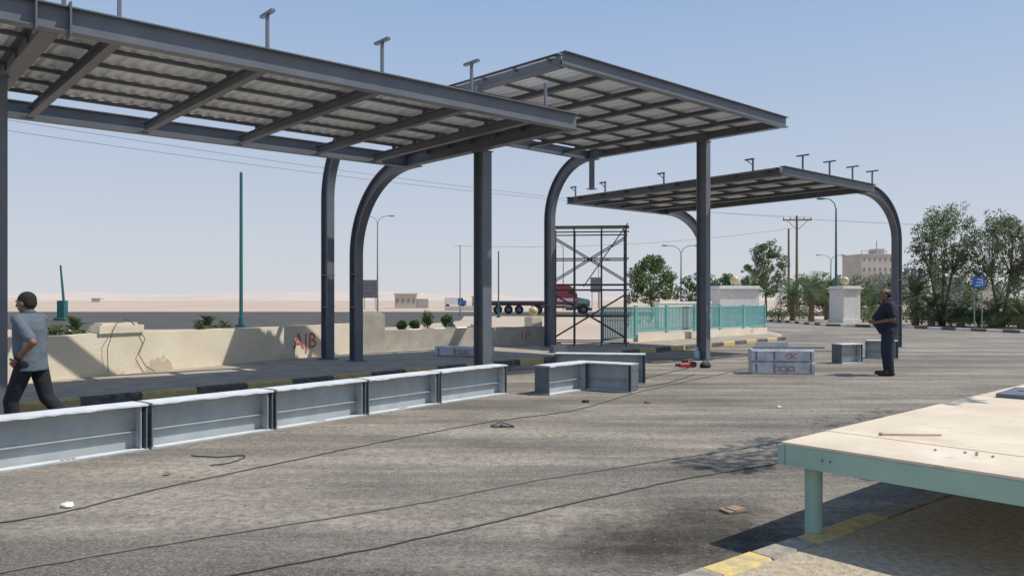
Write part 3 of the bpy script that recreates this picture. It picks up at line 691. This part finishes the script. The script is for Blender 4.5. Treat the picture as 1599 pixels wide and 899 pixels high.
for px,D,h,cr in((1290,80,4.2,2.6),(1335,95,4.3,3.0),(1440,88,3.8,3.0),(1505,92,3.6,3.0),(1250,90,4.3,2.8),(1385,92,4.4,2.8),(1580,90,3.8,3.0)):
    x,y=bx(px,D); tree(x,y,h,cr,'distant low green tree beyond the planting bed',m='leafA',ncl=14,nl=120,low=.12,ls=.17,group='distant trees')
T=thing('tree','leafy tree beside the table casting dappled shade','tree',(9.4,9.6,0),0)
mb=MB(); mb.tube([(0,0,-.05),(.1,-.1,1.5),(-.1,-.3,3.2),(-.8,-.9,4.6)],[.16,.13,.11,.08],10); mb.tube([(-.8,-.9,4.6),(-1.5,-1.5,5.6),(-2.2,-1.9,6.2)],[.07,.05,.02],6); mb.tube([(-.1,-.3,3.2),(.5,.3,4.5),(.8,.6,6)],[.08,.06,.03],6)
cr=MB()
for c,r in(((-2.4,-1.8,6.3),.55),((-1.8,-2.1,6.4),.55),((-1.2,-1.4,6.0),.5),((-2.0,-1.3,6.2),.5),((-1.6,-2.7,6.5),.4),((-2.7,-2.4,6.9),.4),((-.6,-.8,6.3),.6),((.6,.6,6.2),.9),((0,-.2,6.8),.8)): leaves(cr,c,r,260,.075)
part(T,'trunk',mb,'bark',smooth=True); part(T,'crown',cr,'leafA')
def palm(x,y,h,fl,label,z0=.05):
    T=thing('palm_tree',label,'palm tree',(x,y,z0),0,'palms in the planting bed')
    mb=MB(); n=9; pts=[(R.uniform(-.02,.02),R.uniform(-.02,.02),h*i/n) for i in range(n+1)]
    mb.tube(pts,[.20*(1-.25*i/n)*(1.12 if i%2 else .95) for i in range(n+1)],10); 
    for k in range(14):
        a=R.uniform(0,6.28); z=h*R.uniform(.4,1); mb.cyl((math.cos(a)*.13,math.sin(a)*.13,z),(math.cos(a)*.27,math.sin(a)*.27,z+.2),.035,.01,5)
    part(T,'trunk',mb,'bark')
    cr=MB()
    for k in range(26):
        a=R.uniform(0,6.28); el=R.uniform(.1,1.35); p=Vector((0,0,h)); d=Vector((math.cos(a)*math.cos(el),math.sin(a)*math.cos(el),math.sin(el))); seg=9; L=fl*R.uniform(.75,1.1)
        pts=[p.copy()]
        for i in range(seg):
            p=p+d*L/seg; d=(d+Vector((0,0,-.13-.05*i*.5))).normalized(); pts.append(p.copy())
        for i in range(1,seg):
            t=(pts[i+1]-pts[i]).normalized(); s=t.cross(Zv)
            if s.length<.05: continue
            s.normalize(); u=s.cross(t); w=fl*.24*math.sin(math.pi*(i+.6)/(seg+1))
            for sg in(-1,1):
                for q in(0,.5):
                    b=pts[i].lerp(pts[i+1],q); tip=b+s*sg*w+t*w*.7+u*w*.15; cr.add([b,b+t*.06,tip],[(0,1,2)])
        for i in range(seg):
            s=Vector((.012,0,0)); cr.add([pts[i]-s,pts[i]+s,pts[i+1]+s,pts[i+1]-s],[(0,1,2,3)])
    part(T,'crown',cr,'palm')
for px,D,h,fl in((1180,57,2.5,1.8),(1238,56,1.7,2.0),(1268,54,1.9,2.1),(1292,58,1.8,1.7),(1455,44,1.0,1.7),(1500,43,.6,1.5),(1552,42,.8,1.7),(1596,40,.7,1.5),(1430,46,1.7,1.6),(1360,54,.9,1.6)):
    x,y=bx(px,D); palm(x,y,h,fl,'short date palm with a rough brown trunk' if h>1.2 else 'low young palm with spreading fronds')
def bush(x,y,r,h,label,m='bush',z0=0,n=420,ls=.07):
    T=thing('bush',label,'bush',(x,y,z0),0,'small shrubs')
    mb=MB()
    for k in range(5): a=k*1.25; mb.tube([(0,0,-.03),(math.cos(a)*r*.4,math.sin(a)*r*.4,h*.6)],[.02,.01],5)
    part(T,'stem',mb,'bark'); mb=MB(); leaves(mb,(0,0,h*.55),r,n,ls,h/(2*r)*1.0)
    for k in range(5): a=k*1.25+R.random(); leaves(mb,(math.cos(a)*r*.55,math.sin(a)*r*.55,h*R.uniform(.35,.8)),r*.5,n//6,ls,.8)
    part(T,'foliage',mb,m)
for px,D,r,h in((628,40,.26,.5),(648,41,.28,.5),(668,43,.32,.95),(697,45,.30,.7)):
    x,y=bx(px,D); bush(x,y,r,h,'small round clipped green bush in the island')
for px,D,h,fl in((118,24,.1,.7),(85,25,.0,.5),(325,29,.12,.7),(350,30,.0,.5)):
    x,y=bx(px,D); palm(x,y,h+.45,fl,'low fan of green fronds behind the wall',0)
for i in range(14):
    px=1425+i*15; D=44.5-i*.35; x,y=bx(px,D+R.uniform(0,4)); bush(x,y,R.uniform(.5,.9),R.uniform(.7,1.3),'dusty green shrub in the planting bed',m='leafA',z0=.08,n=320,ls=.085)
for px,D in((1170,60),(1215,58),(1255,62),(1345,52),(1365,56)):
    x,y=bx(px,D); bush(x,y,.8,1.0,'dusty green shrub near the gate',m='leafA',n=300,ls=.10)

# ---------- poles, lamps, wires ----------
def pole(px,D,ytop,r,m,label,lean=0):
    x,y=bx(px,D); h=1.6+(468-ytop)/1200*D; T=thing('pole',label,'pole',(x,y,0),0)
    part(T,'shaft',MB().cyl((0,0,0),(lean,0,h),r,r*.8,12),m)
    mb=MB(); mb.box((0,0,.06),(r*5,r*5,.12)); 
    mb.cyl((0,0,.1),(0,0,.5),r*1.4,n=12); part(T,'base_plate',mb,m); mb=MB().ell((lean,0,h),r*.9,8,6); part(T,'pole_cap',mb,m)
pole(377,46,271,.11,'tealdark','tall plain teal steel pole in the lot')
x,y=bx(98,60); T=thing('pole','leaning teal pole on a square teal base','pole',(x,y,0),0)
part(T,'shaft',MB().cyl((.1,0,1.5),(-.15,0,4.3),.10,.07),'tealdark'); mb=MB(); mb.box((0,0,.85),(.55,.55,1.4)); mb.box((0,0,.1),(.9,.9,.2)); part(T,'base_box',mb,'tealdark')
pole(779,70,393,.07,'tealdark','thin teal pole beyond the wall'); pole(719,80,383,.06,'pole','thin grey pole beyond the wall')
pole(706,46,492,.08,'tealdark','short teal post in the planted island')
def lamp(px,D,ytop,label,dbl=True,m='pole',arm=1.5):
    x,y=bx(px,D); h=1.6+(468-ytop)/1200*D; T=thing('street_lamp',label,'street lamp',(x,y,0),0,'street lamps beyond the wall')
    part(T,'post',MB().cyl((0,0,0),(0,0,h-.8),.12,.06,10),m)
    for s in((-1,1) if dbl else (-1,)):
        mb=MB().tube([(0,0,h-.9),(s*arm*.15,0,h-.4),(s*arm*.5,0,h-.08),(s*arm,0,h)],.04,6); part(T,'arm',mb,m)
        mb=MB().ell((s*(arm+.3),0,h-.02),(.4,.14,.09),10,6); part(T,'lamp_head',mb,m,smooth=True)
lamp(590,95,337,'tall grey double arm street lamp'); lamp(1064,85,383,'tall grey double arm street lamp'); lamp(935,140,405,'distant grey double arm street lamp'); lamp(1306,62,310,'dark teal single arm street lamp',False,'tealdark',.9); lamp(880,120,378,'distant grey single arm street lamp',False)
lamp(1298,110,398,'distant grey double arm street lamp')
def upole(x,y,h,label,arms=True):
    T=thing('utility_pole',label,'utility pole',(x,y,0),0,'wooden utility poles')
    part(T,'shaft',MB().cyl((0,0,0),(0,0,h),.17,.11,10),'wood')
    if arms:
        mb=MB(); mb.box((0,-.15,h-.5),(3.2,.12,.14)); mb.cyl((-1.2,-.15,h-.5),(0,-.15,h-1.6),.03,n=5); mb.cyl((1.2,-.15,h-.5),(0,-.15,h-1.6),.03,n=5); part(T,'crossarm',mb,'wood')
        for s in(-1.5,-.75,.75,1.5):
            part(T,'insulator',MB().cyl((s,-.15,h-.43),(s,-.15,h-.15),.07,.04,8),'pole')
upole(31.5,85,10.9,'tall wooden utility pole with a crossarm'); upole(34.2,95,10.4,'plain wooden utility pole without crossarm',False)
def wire(a,b,sag,label,r=.012):
    a=Vector(a);b=Vector(b); pts=[a.lerp(b,i/40)-Zv*sag*4*(i/40)*(1-i/40) for i in range(41)]
    solo('overhead_wire',MB().tube(pts,r,5),'cable',label,'wire','overhead power wires',True)
wire((30,84.8,10.7),(-38,40,12.9),1.0,'long sagging overhead power wire'); wire((32.9,84.8,10.7),(-38,41,12.3),1.1,'long sagging overhead power wire')
wire((31,84.8,10.6),(110,95,11),1.0,'overhead power wire running away from the pole',.018); wire((31,84.8,9.5),(-6,79.5,7.2),.8,'thin overhead wire to the grey pole',.014)
def sign(px,D,y0,y1,wpx,m,label):
    x,y=bx(px,D); zt=1.6+(468-y0)/1200*D; zb=1.6+(468-y1)/1200*D; w=wpx/1200*D
    T=thing('road_sign',label,'sign',(x,y,0),0)
    for s in(-.35,.35): part(T,'post',MB().cyl((w*s,.06,0),(w*s,.06,zt-.05),.06 if D>60 else .03,n=8),'pole')
    part(T,'panel',MB().box((0,0,(zt+zb)/2),(w,.06,zt-zb)),m)
    if m=='signb':
        mb=MB()
        for k in range(3): mb.box((-w*.1+.05*k,-.034,zb+(zt-zb)*(.25+.25*k)),(w*.5,.006,(zt-zb)*.08))
        mb.box((w*.3,-.034,(zt+zb)/2),(w*.08,.006,(zt-zb)*.5)); part(T,'sign_marking',mb,'paper')
    else:
        for k in range(4): part(T,'rail',MB().box((0,-.05,zb+(zt-zb)*(.12+.25*k)),(w*1.0,.03,.06)),'pole')
sign(578,130,437,465,24,'signg','large dark billboard on posts at the road edge'); sign(931,120,433,456,17,'signg','grey road sign seen from behind'); sign(1529,39.5,432,450,17,'signb','blue road sign with white lettering lines')
sign(1497,85,433,447,12,'signg','small grey sign on posts')

# ---------- buildings ----------
def bldg(px,D,wpx,ytop,dep,m,label,name='building',floors=3,cols=4):
    x,y=bx(px,D); w=wpx/1200*D; h=1.6+(468-ytop)/1200*D
    T=thing(name,label,'building',(x,y,0),.15)
    part(T,'wall',MB().box((0,dep/2,h/2),(w,dep,h)),m); part(T,'roof',MB().box((0,dep/2,h+.15),(w+.4,dep+.4,.3)),m)
    for f in range(floors):
        for c in range(cols):
            mb=MB().box((-w/2+w*(c+.5)/cols,-.02,h*(f+.55)/floors),(w/cols*.34,.08,h/floors*.30)); part(T,'window',mb,'winfar')
    return T,w,h
T,w_,h_=bldg(1371,250,54,398,11,'bldg','tall beige industrial building with rows of small windows',floors=5,cols=6)
mb=MB(); mb.box((3,5,h_+1.2),(3,4,2)); 
for k in range(5): mb.cyl((-5+k*2.2,1,h_),(-5+k*2.2,1,h_+1.4),.12,n=5)
mb.box((-.6,1,h_+1.4),(9.2,.15,.15)); mb.cyl((3,5,h_+2),(3,5,h_+5),.15,n=6); part(T,'rooftop_plant',mb,'bldg2')
bldg(1394,240,24,430,8,'bldg2','lower beige annex beside the industrial building',floors=2,cols=3)
T,w_,h_=bldg(1428,260,40,432,10,'bldg2','grey steel framed industrial plant building',floors=3,cols=4)
for k in range(4): part(T,'silo',MB().cyl((-4+k*2.6,2,0),(-4+k*2.6,2,h_+3),.8,n=10),'pole')
bldg(1300,230,50,440,8,'bldg2','low distant grey building beyond the trees',floors=2,cols=5)
bldg(1500,220,24,434,8,'bldg2','small distant grey building',floors=2,cols=3)
bldg(1545,240,40,445,8,'bldg','low distant beige building',floors=2,cols=4)
T,w_,h_=bldg(634,150,34,460,4,'bldg','small guard hut beside the lot','guard_hut',1,4)
mb=MB(); mb.box((w_/2+1.2,2,.9),(2.2,3,1.8)); part(T,'annex',mb,'bldg2')
for px,D,w in ((745,200,8),(150,500,12)): bldg(px,D,w,466 if D>300 else 464,6,'bldg','tiny distant desert building',floors=1,cols=3)

# ---------- truck ----------
def wheel(T,x,y,r,w=.28):
    wp=part(T,'wheel',MB().cyl((x,y-w/2,r),(x,y+w/2,r),r*.985,n=20),'rubber')
    part(T,'rim',MB().cyl((x,y-w/2-.02,r),(x,y+w/2+.02,r),r*.45,n=14),'signg',up=wp)
T=thing('semi_truck','red bonneted semi truck pulling a dark flatbed trailer','truck',(5.0,87,0),0)
mb=MB(); prof=[(0,1.0),(2.3,1.0),(2.3,2.2),(2.05,2.35),(1.8,2.95),(1.4,3.2),(.1,3.3),(0,3.2)]
mb.add([(x,-1.2,z) for x,z in prof]+[(x,1.2,z) for x,z in prof],[tuple(range(8)),tuple(range(15,7,-1))]+[(i,8+i,8+(i+1)%8,(i+1)%8) for i in range(8)])
part(T,'cab',mb,'cab'); mb=MB(); prof=[(2.3,.9),(3.7,.8),(3.75,1.45),(3.6,1.65),(2.3,1.9)]
mb.add([(x,-.95,z) for x,z in prof]+[(x,.95,z) for x,z in prof],[tuple(range(5)),tuple(range(9,4,-1))]+[(i,5+i,5+(i+1)%5,(i+1)%5) for i in range(5)]); part(T,'bonnet',mb,'teal')
part(T,'side_window',MB().box((1.6,-1.21,2.5),(.6,.03,.5)),'glass'); part(T,'windscreen',MB().add([(2.3,-1.05,2.25),(2.3,1.05,2.25),(1.9,1.05,2.95),(1.9,-1.05,2.95)],[(0,1,2,3)]),'glass')
part(T,'side_stripe',MB().box((1.1,-1.215,1.6),(2.1,.02,.35)),'paper'); part(T,'grille',MB().box((3.76,0,1.15),(.06,1.2,.55)),'chrome'); part(T,'bumper',MB().box((3.8,0,.55),(.25,2.3,.35)),'signg')
for y in(-.7,.7): part(T,'headlight',MB().ell((3.77,y,1.0),(.06,.14,.12),8,6),'paper')
part(T,'exhaust_stack',MB().cyl((-.2,-1.0,.8),(-.2,-1.0,3.7),.08),'chrome'); part(T,'fuel_tank',MB().cyl((1.0,-1.0,.75),(2.2,-1.0,.75),.32,n=14),'signg'); part(T,'chassis',MB().box((.4,0,.8),(6.4,.9,.25)),'steel')
part(T,'mudguard',MB().box((3.0,-1.05,1.15),(1.2,.3,.12)),'cab')
for y in(-1.05,1.05):
    wheel(T,3.0,y,.52)
    for x in(-.8,-2.1): wheel(T,x,y,.52)
    for x in(-4.2,-5.4,-6.6): wheel(T,x,y,.5)
mb=MB(); mb.box((-4.2,0,1.35),(7.2,2.5,.22)); mb.box((-4.2,0,1.1),(7,.9,.3)); part(T,'flatbed',mb,'steel')
part(T,'headboard',MB().box((-.65,0,1.85),(.1,2.4,.8)),'signg'); part(T,'side_rail',MB().box((-4.2,-1.27,1.42),(7.2,.03,.12)),'signg')
T=thing('pickup_truck','small white and blue truck parked beyond the lot','truck',(-11.8,150,0),0)
part(T,'cargo_box',MB().box((0,0,1.35),(2.6,1.8,1.3)),'paper'); mb=MB(); mb.box((2.1,0,1.0),(1.5,1.7,1.0)); mb.box((1.8,0,1.7),(.9,1.6,.5)); part(T,'cab',mb,'signb'); part(T,'side_window',MB().box((1.85,-.82,1.68),(.6,.04,.34)),'glass')
for y in(-.8,.8):
    for x in(-.8,2.1): wheel(T,x,y,.38)
T=thing('road_barrier','low white concrete barrier beside the far road','barrier',(-6.5,120,0),0)
mb=MB().sweep([(-.3,-.3),(-.3,.3),(.35,.12),(.5,.1),(.5,-.1),(.35,-.12)],[(-4,0,.3),(4,0,.3)],(0,1,0)); part(T,'barrier_body',mb,'white')

# ---------- people ----------
def remesh(mb,name,m,vox,smooth=4):
    me=mesh(name,mb,m,True); o=bpy.data.objects.new(name,me); COL.objects.link(o)
    md=o.modifiers.new('r','REMESH'); md.mode='VOXEL'; md.voxel_size=vox; md.use_smooth_shade=True
    s=o.modifiers.new('s','SMOOTH'); s.iterations=smooth; s.factor=.5
    bpy.context.view_layer.update()
    n=bpy.data.meshes.new_from_object(o.evaluated_get(bpy.context.evaluated_depsgraph_get()))
    n.name=name; n.materials.clear(); n.materials.append(M[m])
    for p in n.polygons: p.use_smooth=True
    bpy.data.objects.remove(o); ob=bpy.data.objects.new(name,n); COL.objects.link(ob); return ob
def person(label,loc,rz,sc_,J,shirt,trous,belly=0,hairs=1.0,headyaw=0,headpitch=0,wide=1.0):
    T=thing('person',label,'person',loc,rz); T.scale=(sc_*wide,sc_*wide,sc_)
    hc=Vector(J['head']); HR=Matrix.Rotation(headyaw,3,'Z')@Matrix.Rotation(headpitch,3,'Y')
    hp=lambda x,y,z: hc+HR@Vector((x,y,z))
    b=MB()
    b.ell(hp(-.008,0,.02),(.098,.078,.10),18,12,rot=HR); b.ell(hp(.022,0,-.045),(.070,.060,.072),16,10,rot=HR); b.ell(hp(.055,0,-.09),(.025,.03,.022),10,7,rot=HR)
    b.cone2(hp(.090,0,.012),hp(.108,0,-.022),.010,.016,10); b.ell(hp(.074,0,.03),(.018,.05,.012),10,6,rot=HR); b.ell(hp(.082,0,-.060),(.016,.027,.012),10,6,rot=HR)
    for s in(-1,1):
        b.ell(hp(-.005,s*.08,-.012),(.020,.012,.034),8,6,rot=HR)
    nk=Vector(J['neck']); b.cone2(nk+Vector((-.01,0,-.06)),hp(-.015,0,-.07),.062,.055,14)
    tl=J['lean']
    tor=lambda z,e=0: Vector((tl*(z-.92),0,z))
    rings=[(.84,.10,.15),(.93,.115+belly*.5,.16),(1.02,.115+belly,.152+belly*.4),(1.14,.118+belly*.8,.158),(1.26,.12+belly*.3,.172),(1.36,.105,.175),(1.42,.075,.12),(1.45,.055,.06)]
    b.loft([(tor(z)+Vector((bl,0,0)),rx,ry) for (z,rx,ry),bl in zip(rings,(0,belly*.3,belly*.6,belly*.5,belly*.2,0,0,0))])
    sh=MB(); sh.loft([(tor(z)+Vector((bl,0,0)),rx+.018,ry+.020) for (z,rx,ry),bl in zip([(.80,.118,.165)]+rings[1:7]+[(1.452,.058,.064)],(0,belly*.3,belly*.6,belly*.5,belly*.2,0,0,0))],28)
    tr=MB(); tr.loft([(tor(.80),.12,.158),(tor(.9),.122,.165),(tor(.98),.125+belly*.6,.16)],24)
    for sd,sg in(('l',1),('r',-1)):
        S=Vector(J['sh'+sd]);E=Vector(J['el'+sd]);Wp=Vector(J['wr'+sd])
        b.cone2(S,E,.050,.040); b.cone2(E,Wp,.040,.026); b.cone2(tor(1.36)+Vector((0,sg*.1,0)),S,.055,.052)
        m_=S.lerp(E,.80); sh.cone2(S,m_,.064,.060); sh.cone2(tor(1.36)+Vector((0,sg*.1,0)),S,.068,.064); 
        f=(Wp-E).normalized(); aim=Vector(J.get('hd'+sd,tuple(f))).normalized(); up=Vector((0,-sg,0)); sdv=aim.cross(up)
        if sdv.length<.1: sdv=aim.cross(Vector((0,0,1)))
        sdv.normalize(); up=sdv.cross(aim).normalized()
        pc=Wp+aim*.05; b.cone2(Wp,pc,.024,.028); 
        for k,(off,ln) in enumerate(((-.030,.065),(-.010,.076),(.010,.072),(.029,.058))):
            r0=Wp+aim*.078+sdv*off; b.cone2(Wp+aim*.03+sdv*off*.7,r0,.014,.0105,8)
            j1=r0+(aim*.9+up*.25).normalized()*ln*.5; j2=j1+(aim*.6+up*.8).normalized()*ln*.45
            b.cone2(r0,j1,.0095,.0088,8); b.cone2(j1,j2,.0088,.0075,8)
        t0=Wp+aim*.03-sdv*.026; t1=t0+(aim*.6-sdv*.8).normalized()*.036; t2=t1+(aim*.9-sdv*.2+up*.3).normalized()*.03
        b.cone2(Wp+aim*.02,t0,.016,.013,8); b.cone2(t0,t1,.012,.0105,8); b.cone2(t1,t2,.0105,.0085,8)
        Hh=Vector(J['hp'+sd]);K=Vector(J['kn'+sd]);A=Vector(J['an'+sd]); toe=Vector(J['toe'+sd])
        b.cone2(Hh,K,.078,.052); b.cone2(K,A,.050,.034); b.cone2(A,A+(toe-A)*.6+Vector((0,0,-.02)),.036,.028)
        A2=K.lerp(A,.96); tr.cone2(Hh+Vector((0,0,.02)),K,.100,.076,16); tr.cone2(K,A2,.076,.064,16); tr.ell(Hh,(.105,.10,.11))
        s_=MB(); d=(toe-A); d.z=0; hl=A+Vector((0,0,-.045))-d.normalized()*.035; s_.cone2(hl,toe,.042,.036,12); s_.cone2(A+Vector((0,0,-.01)),hl+d.normalized()*.05,.045,.044,12); s_.ell(toe-d*.2,(.05,.045,.035))
        o=remesh(s_,'shoe','shoe',.008,3); o.parent=T
    o=remesh(b,'body','skin',.0065,3); o.parent=T
    o=remesh(sh,'shirt',shirt,.010,4); o.parent=T
    o=remesh(tr,'trousers',trous,.010,4); o.parent=T
    col=MB(); n=20; z=1.452; c=tor(z)
    col.loft([(c,.064,.068),(c+Vector((-.004,0,.028)),.060,.062),(c+Vector((-.004,0,.03)),.052,.054),(c,.05,.05)],n); part(T,'collar',col,shirt,smooth=True)
    for s in(-1,1):
        part(T,'eye',MB().ell(hp(.077,s*.030,.012),(.012,.013,.008),8,6,rot=HR),'eye',smooth=True); 
        part(T,'eyebrow',MB().ell(hp(.087,s*.030,.034),(.008,.020,.005),8,6,rot=HR),'hair')
        part(T,'pupil',MB().ell(hp(.0875,s*.030,.012),(.003,.005,.006),6,5,rot=HR),'hair')
    part(T,'mouth',MB().ell(hp(.094,0,-.060),(.006,.022,.006),8,5,rot=HR),'lip',smooth=True)
    if hairs>0:
        h=MB(); h.ell(hp(-.020,0,.037),(.094,.084,.092),22,14,rot=HR); h.ell(hp(-.045,0,0),(.066,.077,.085),18,12,rot=HR); o=remesh(h,'hair','hair',.008,2); o.parent=T
    else:
        h=MB(); h.ell(hp(-.022,0,.016),(.090,.0825,.088),22,14,rot=HR); o=remesh(h,'hair','hair',.008,2); o.parent=T
    return T
J1=dict(head=(.065,0,1.565),neck=(.03,0,1.45),lean=.06,
 shl=(.02,.195,1.385),ell=(-.20,.25,1.13),wrl=(.02,.21,.93),hdl=(.6,-.25,-.5),
 shr=(.03,-.195,1.385),elr=(.06,-.24,1.10),wrr=(.20,-.2,.89),hdr=(.5,0,-.9),
 hpl=(0,.09,.86),knl=(.16,.10,.46),anl=(.12,.10,.09),toel=(.28,.11,.04),
 hpr=(0,-.09,.86),knr=(-.10,-.10,.48),anr=(-.40,-.10,.17),toer=(-.30,-.11,.05))
P1=person('man in a grey blue polo and black trousers walking',(-5.47,8.75,0),math.pi-.08,1.0,J1,'shirt1','trous1',.02,1.0,headpitch=.12,wide=1.05)
part(P1,'wrist_watch',MB().cyl(Vector((.005,.212,.948)),Vector((-.018,.214,.968)),.034,n=14),'rubber')
J2=dict(head=(.05,0,1.555),neck=(.02,0,1.45),lean=.0,
 shl=(.0,.20,1.375),ell=(-.05,.27,1.10),wrl=(.20,.18,1.03),hdl=(.8,-.4,.1),
 shr=(.0,-.20,1.375),elr=(-.03,-.27,1.10),wrr=(.22,-.12,1.05),hdr=(.8,.5,.1),
 hpl=(0,.095,.86),knl=(.01,.12,.47),anl=(-.02,.13,.09),toel=(.15,.16,.04),
 hpr=(0,-.095,.86),knr=(.03,-.11,.47),anr=(.0,-.12,.09),toer=(.17,-.13,.04))
person('heavyset man in a navy t-shirt and trousers standing',(7.98,16.3,0),math.pi-.35,1.09,J2,'shirt2','trous2',.085,0,headpitch=.15,wide=1.14)
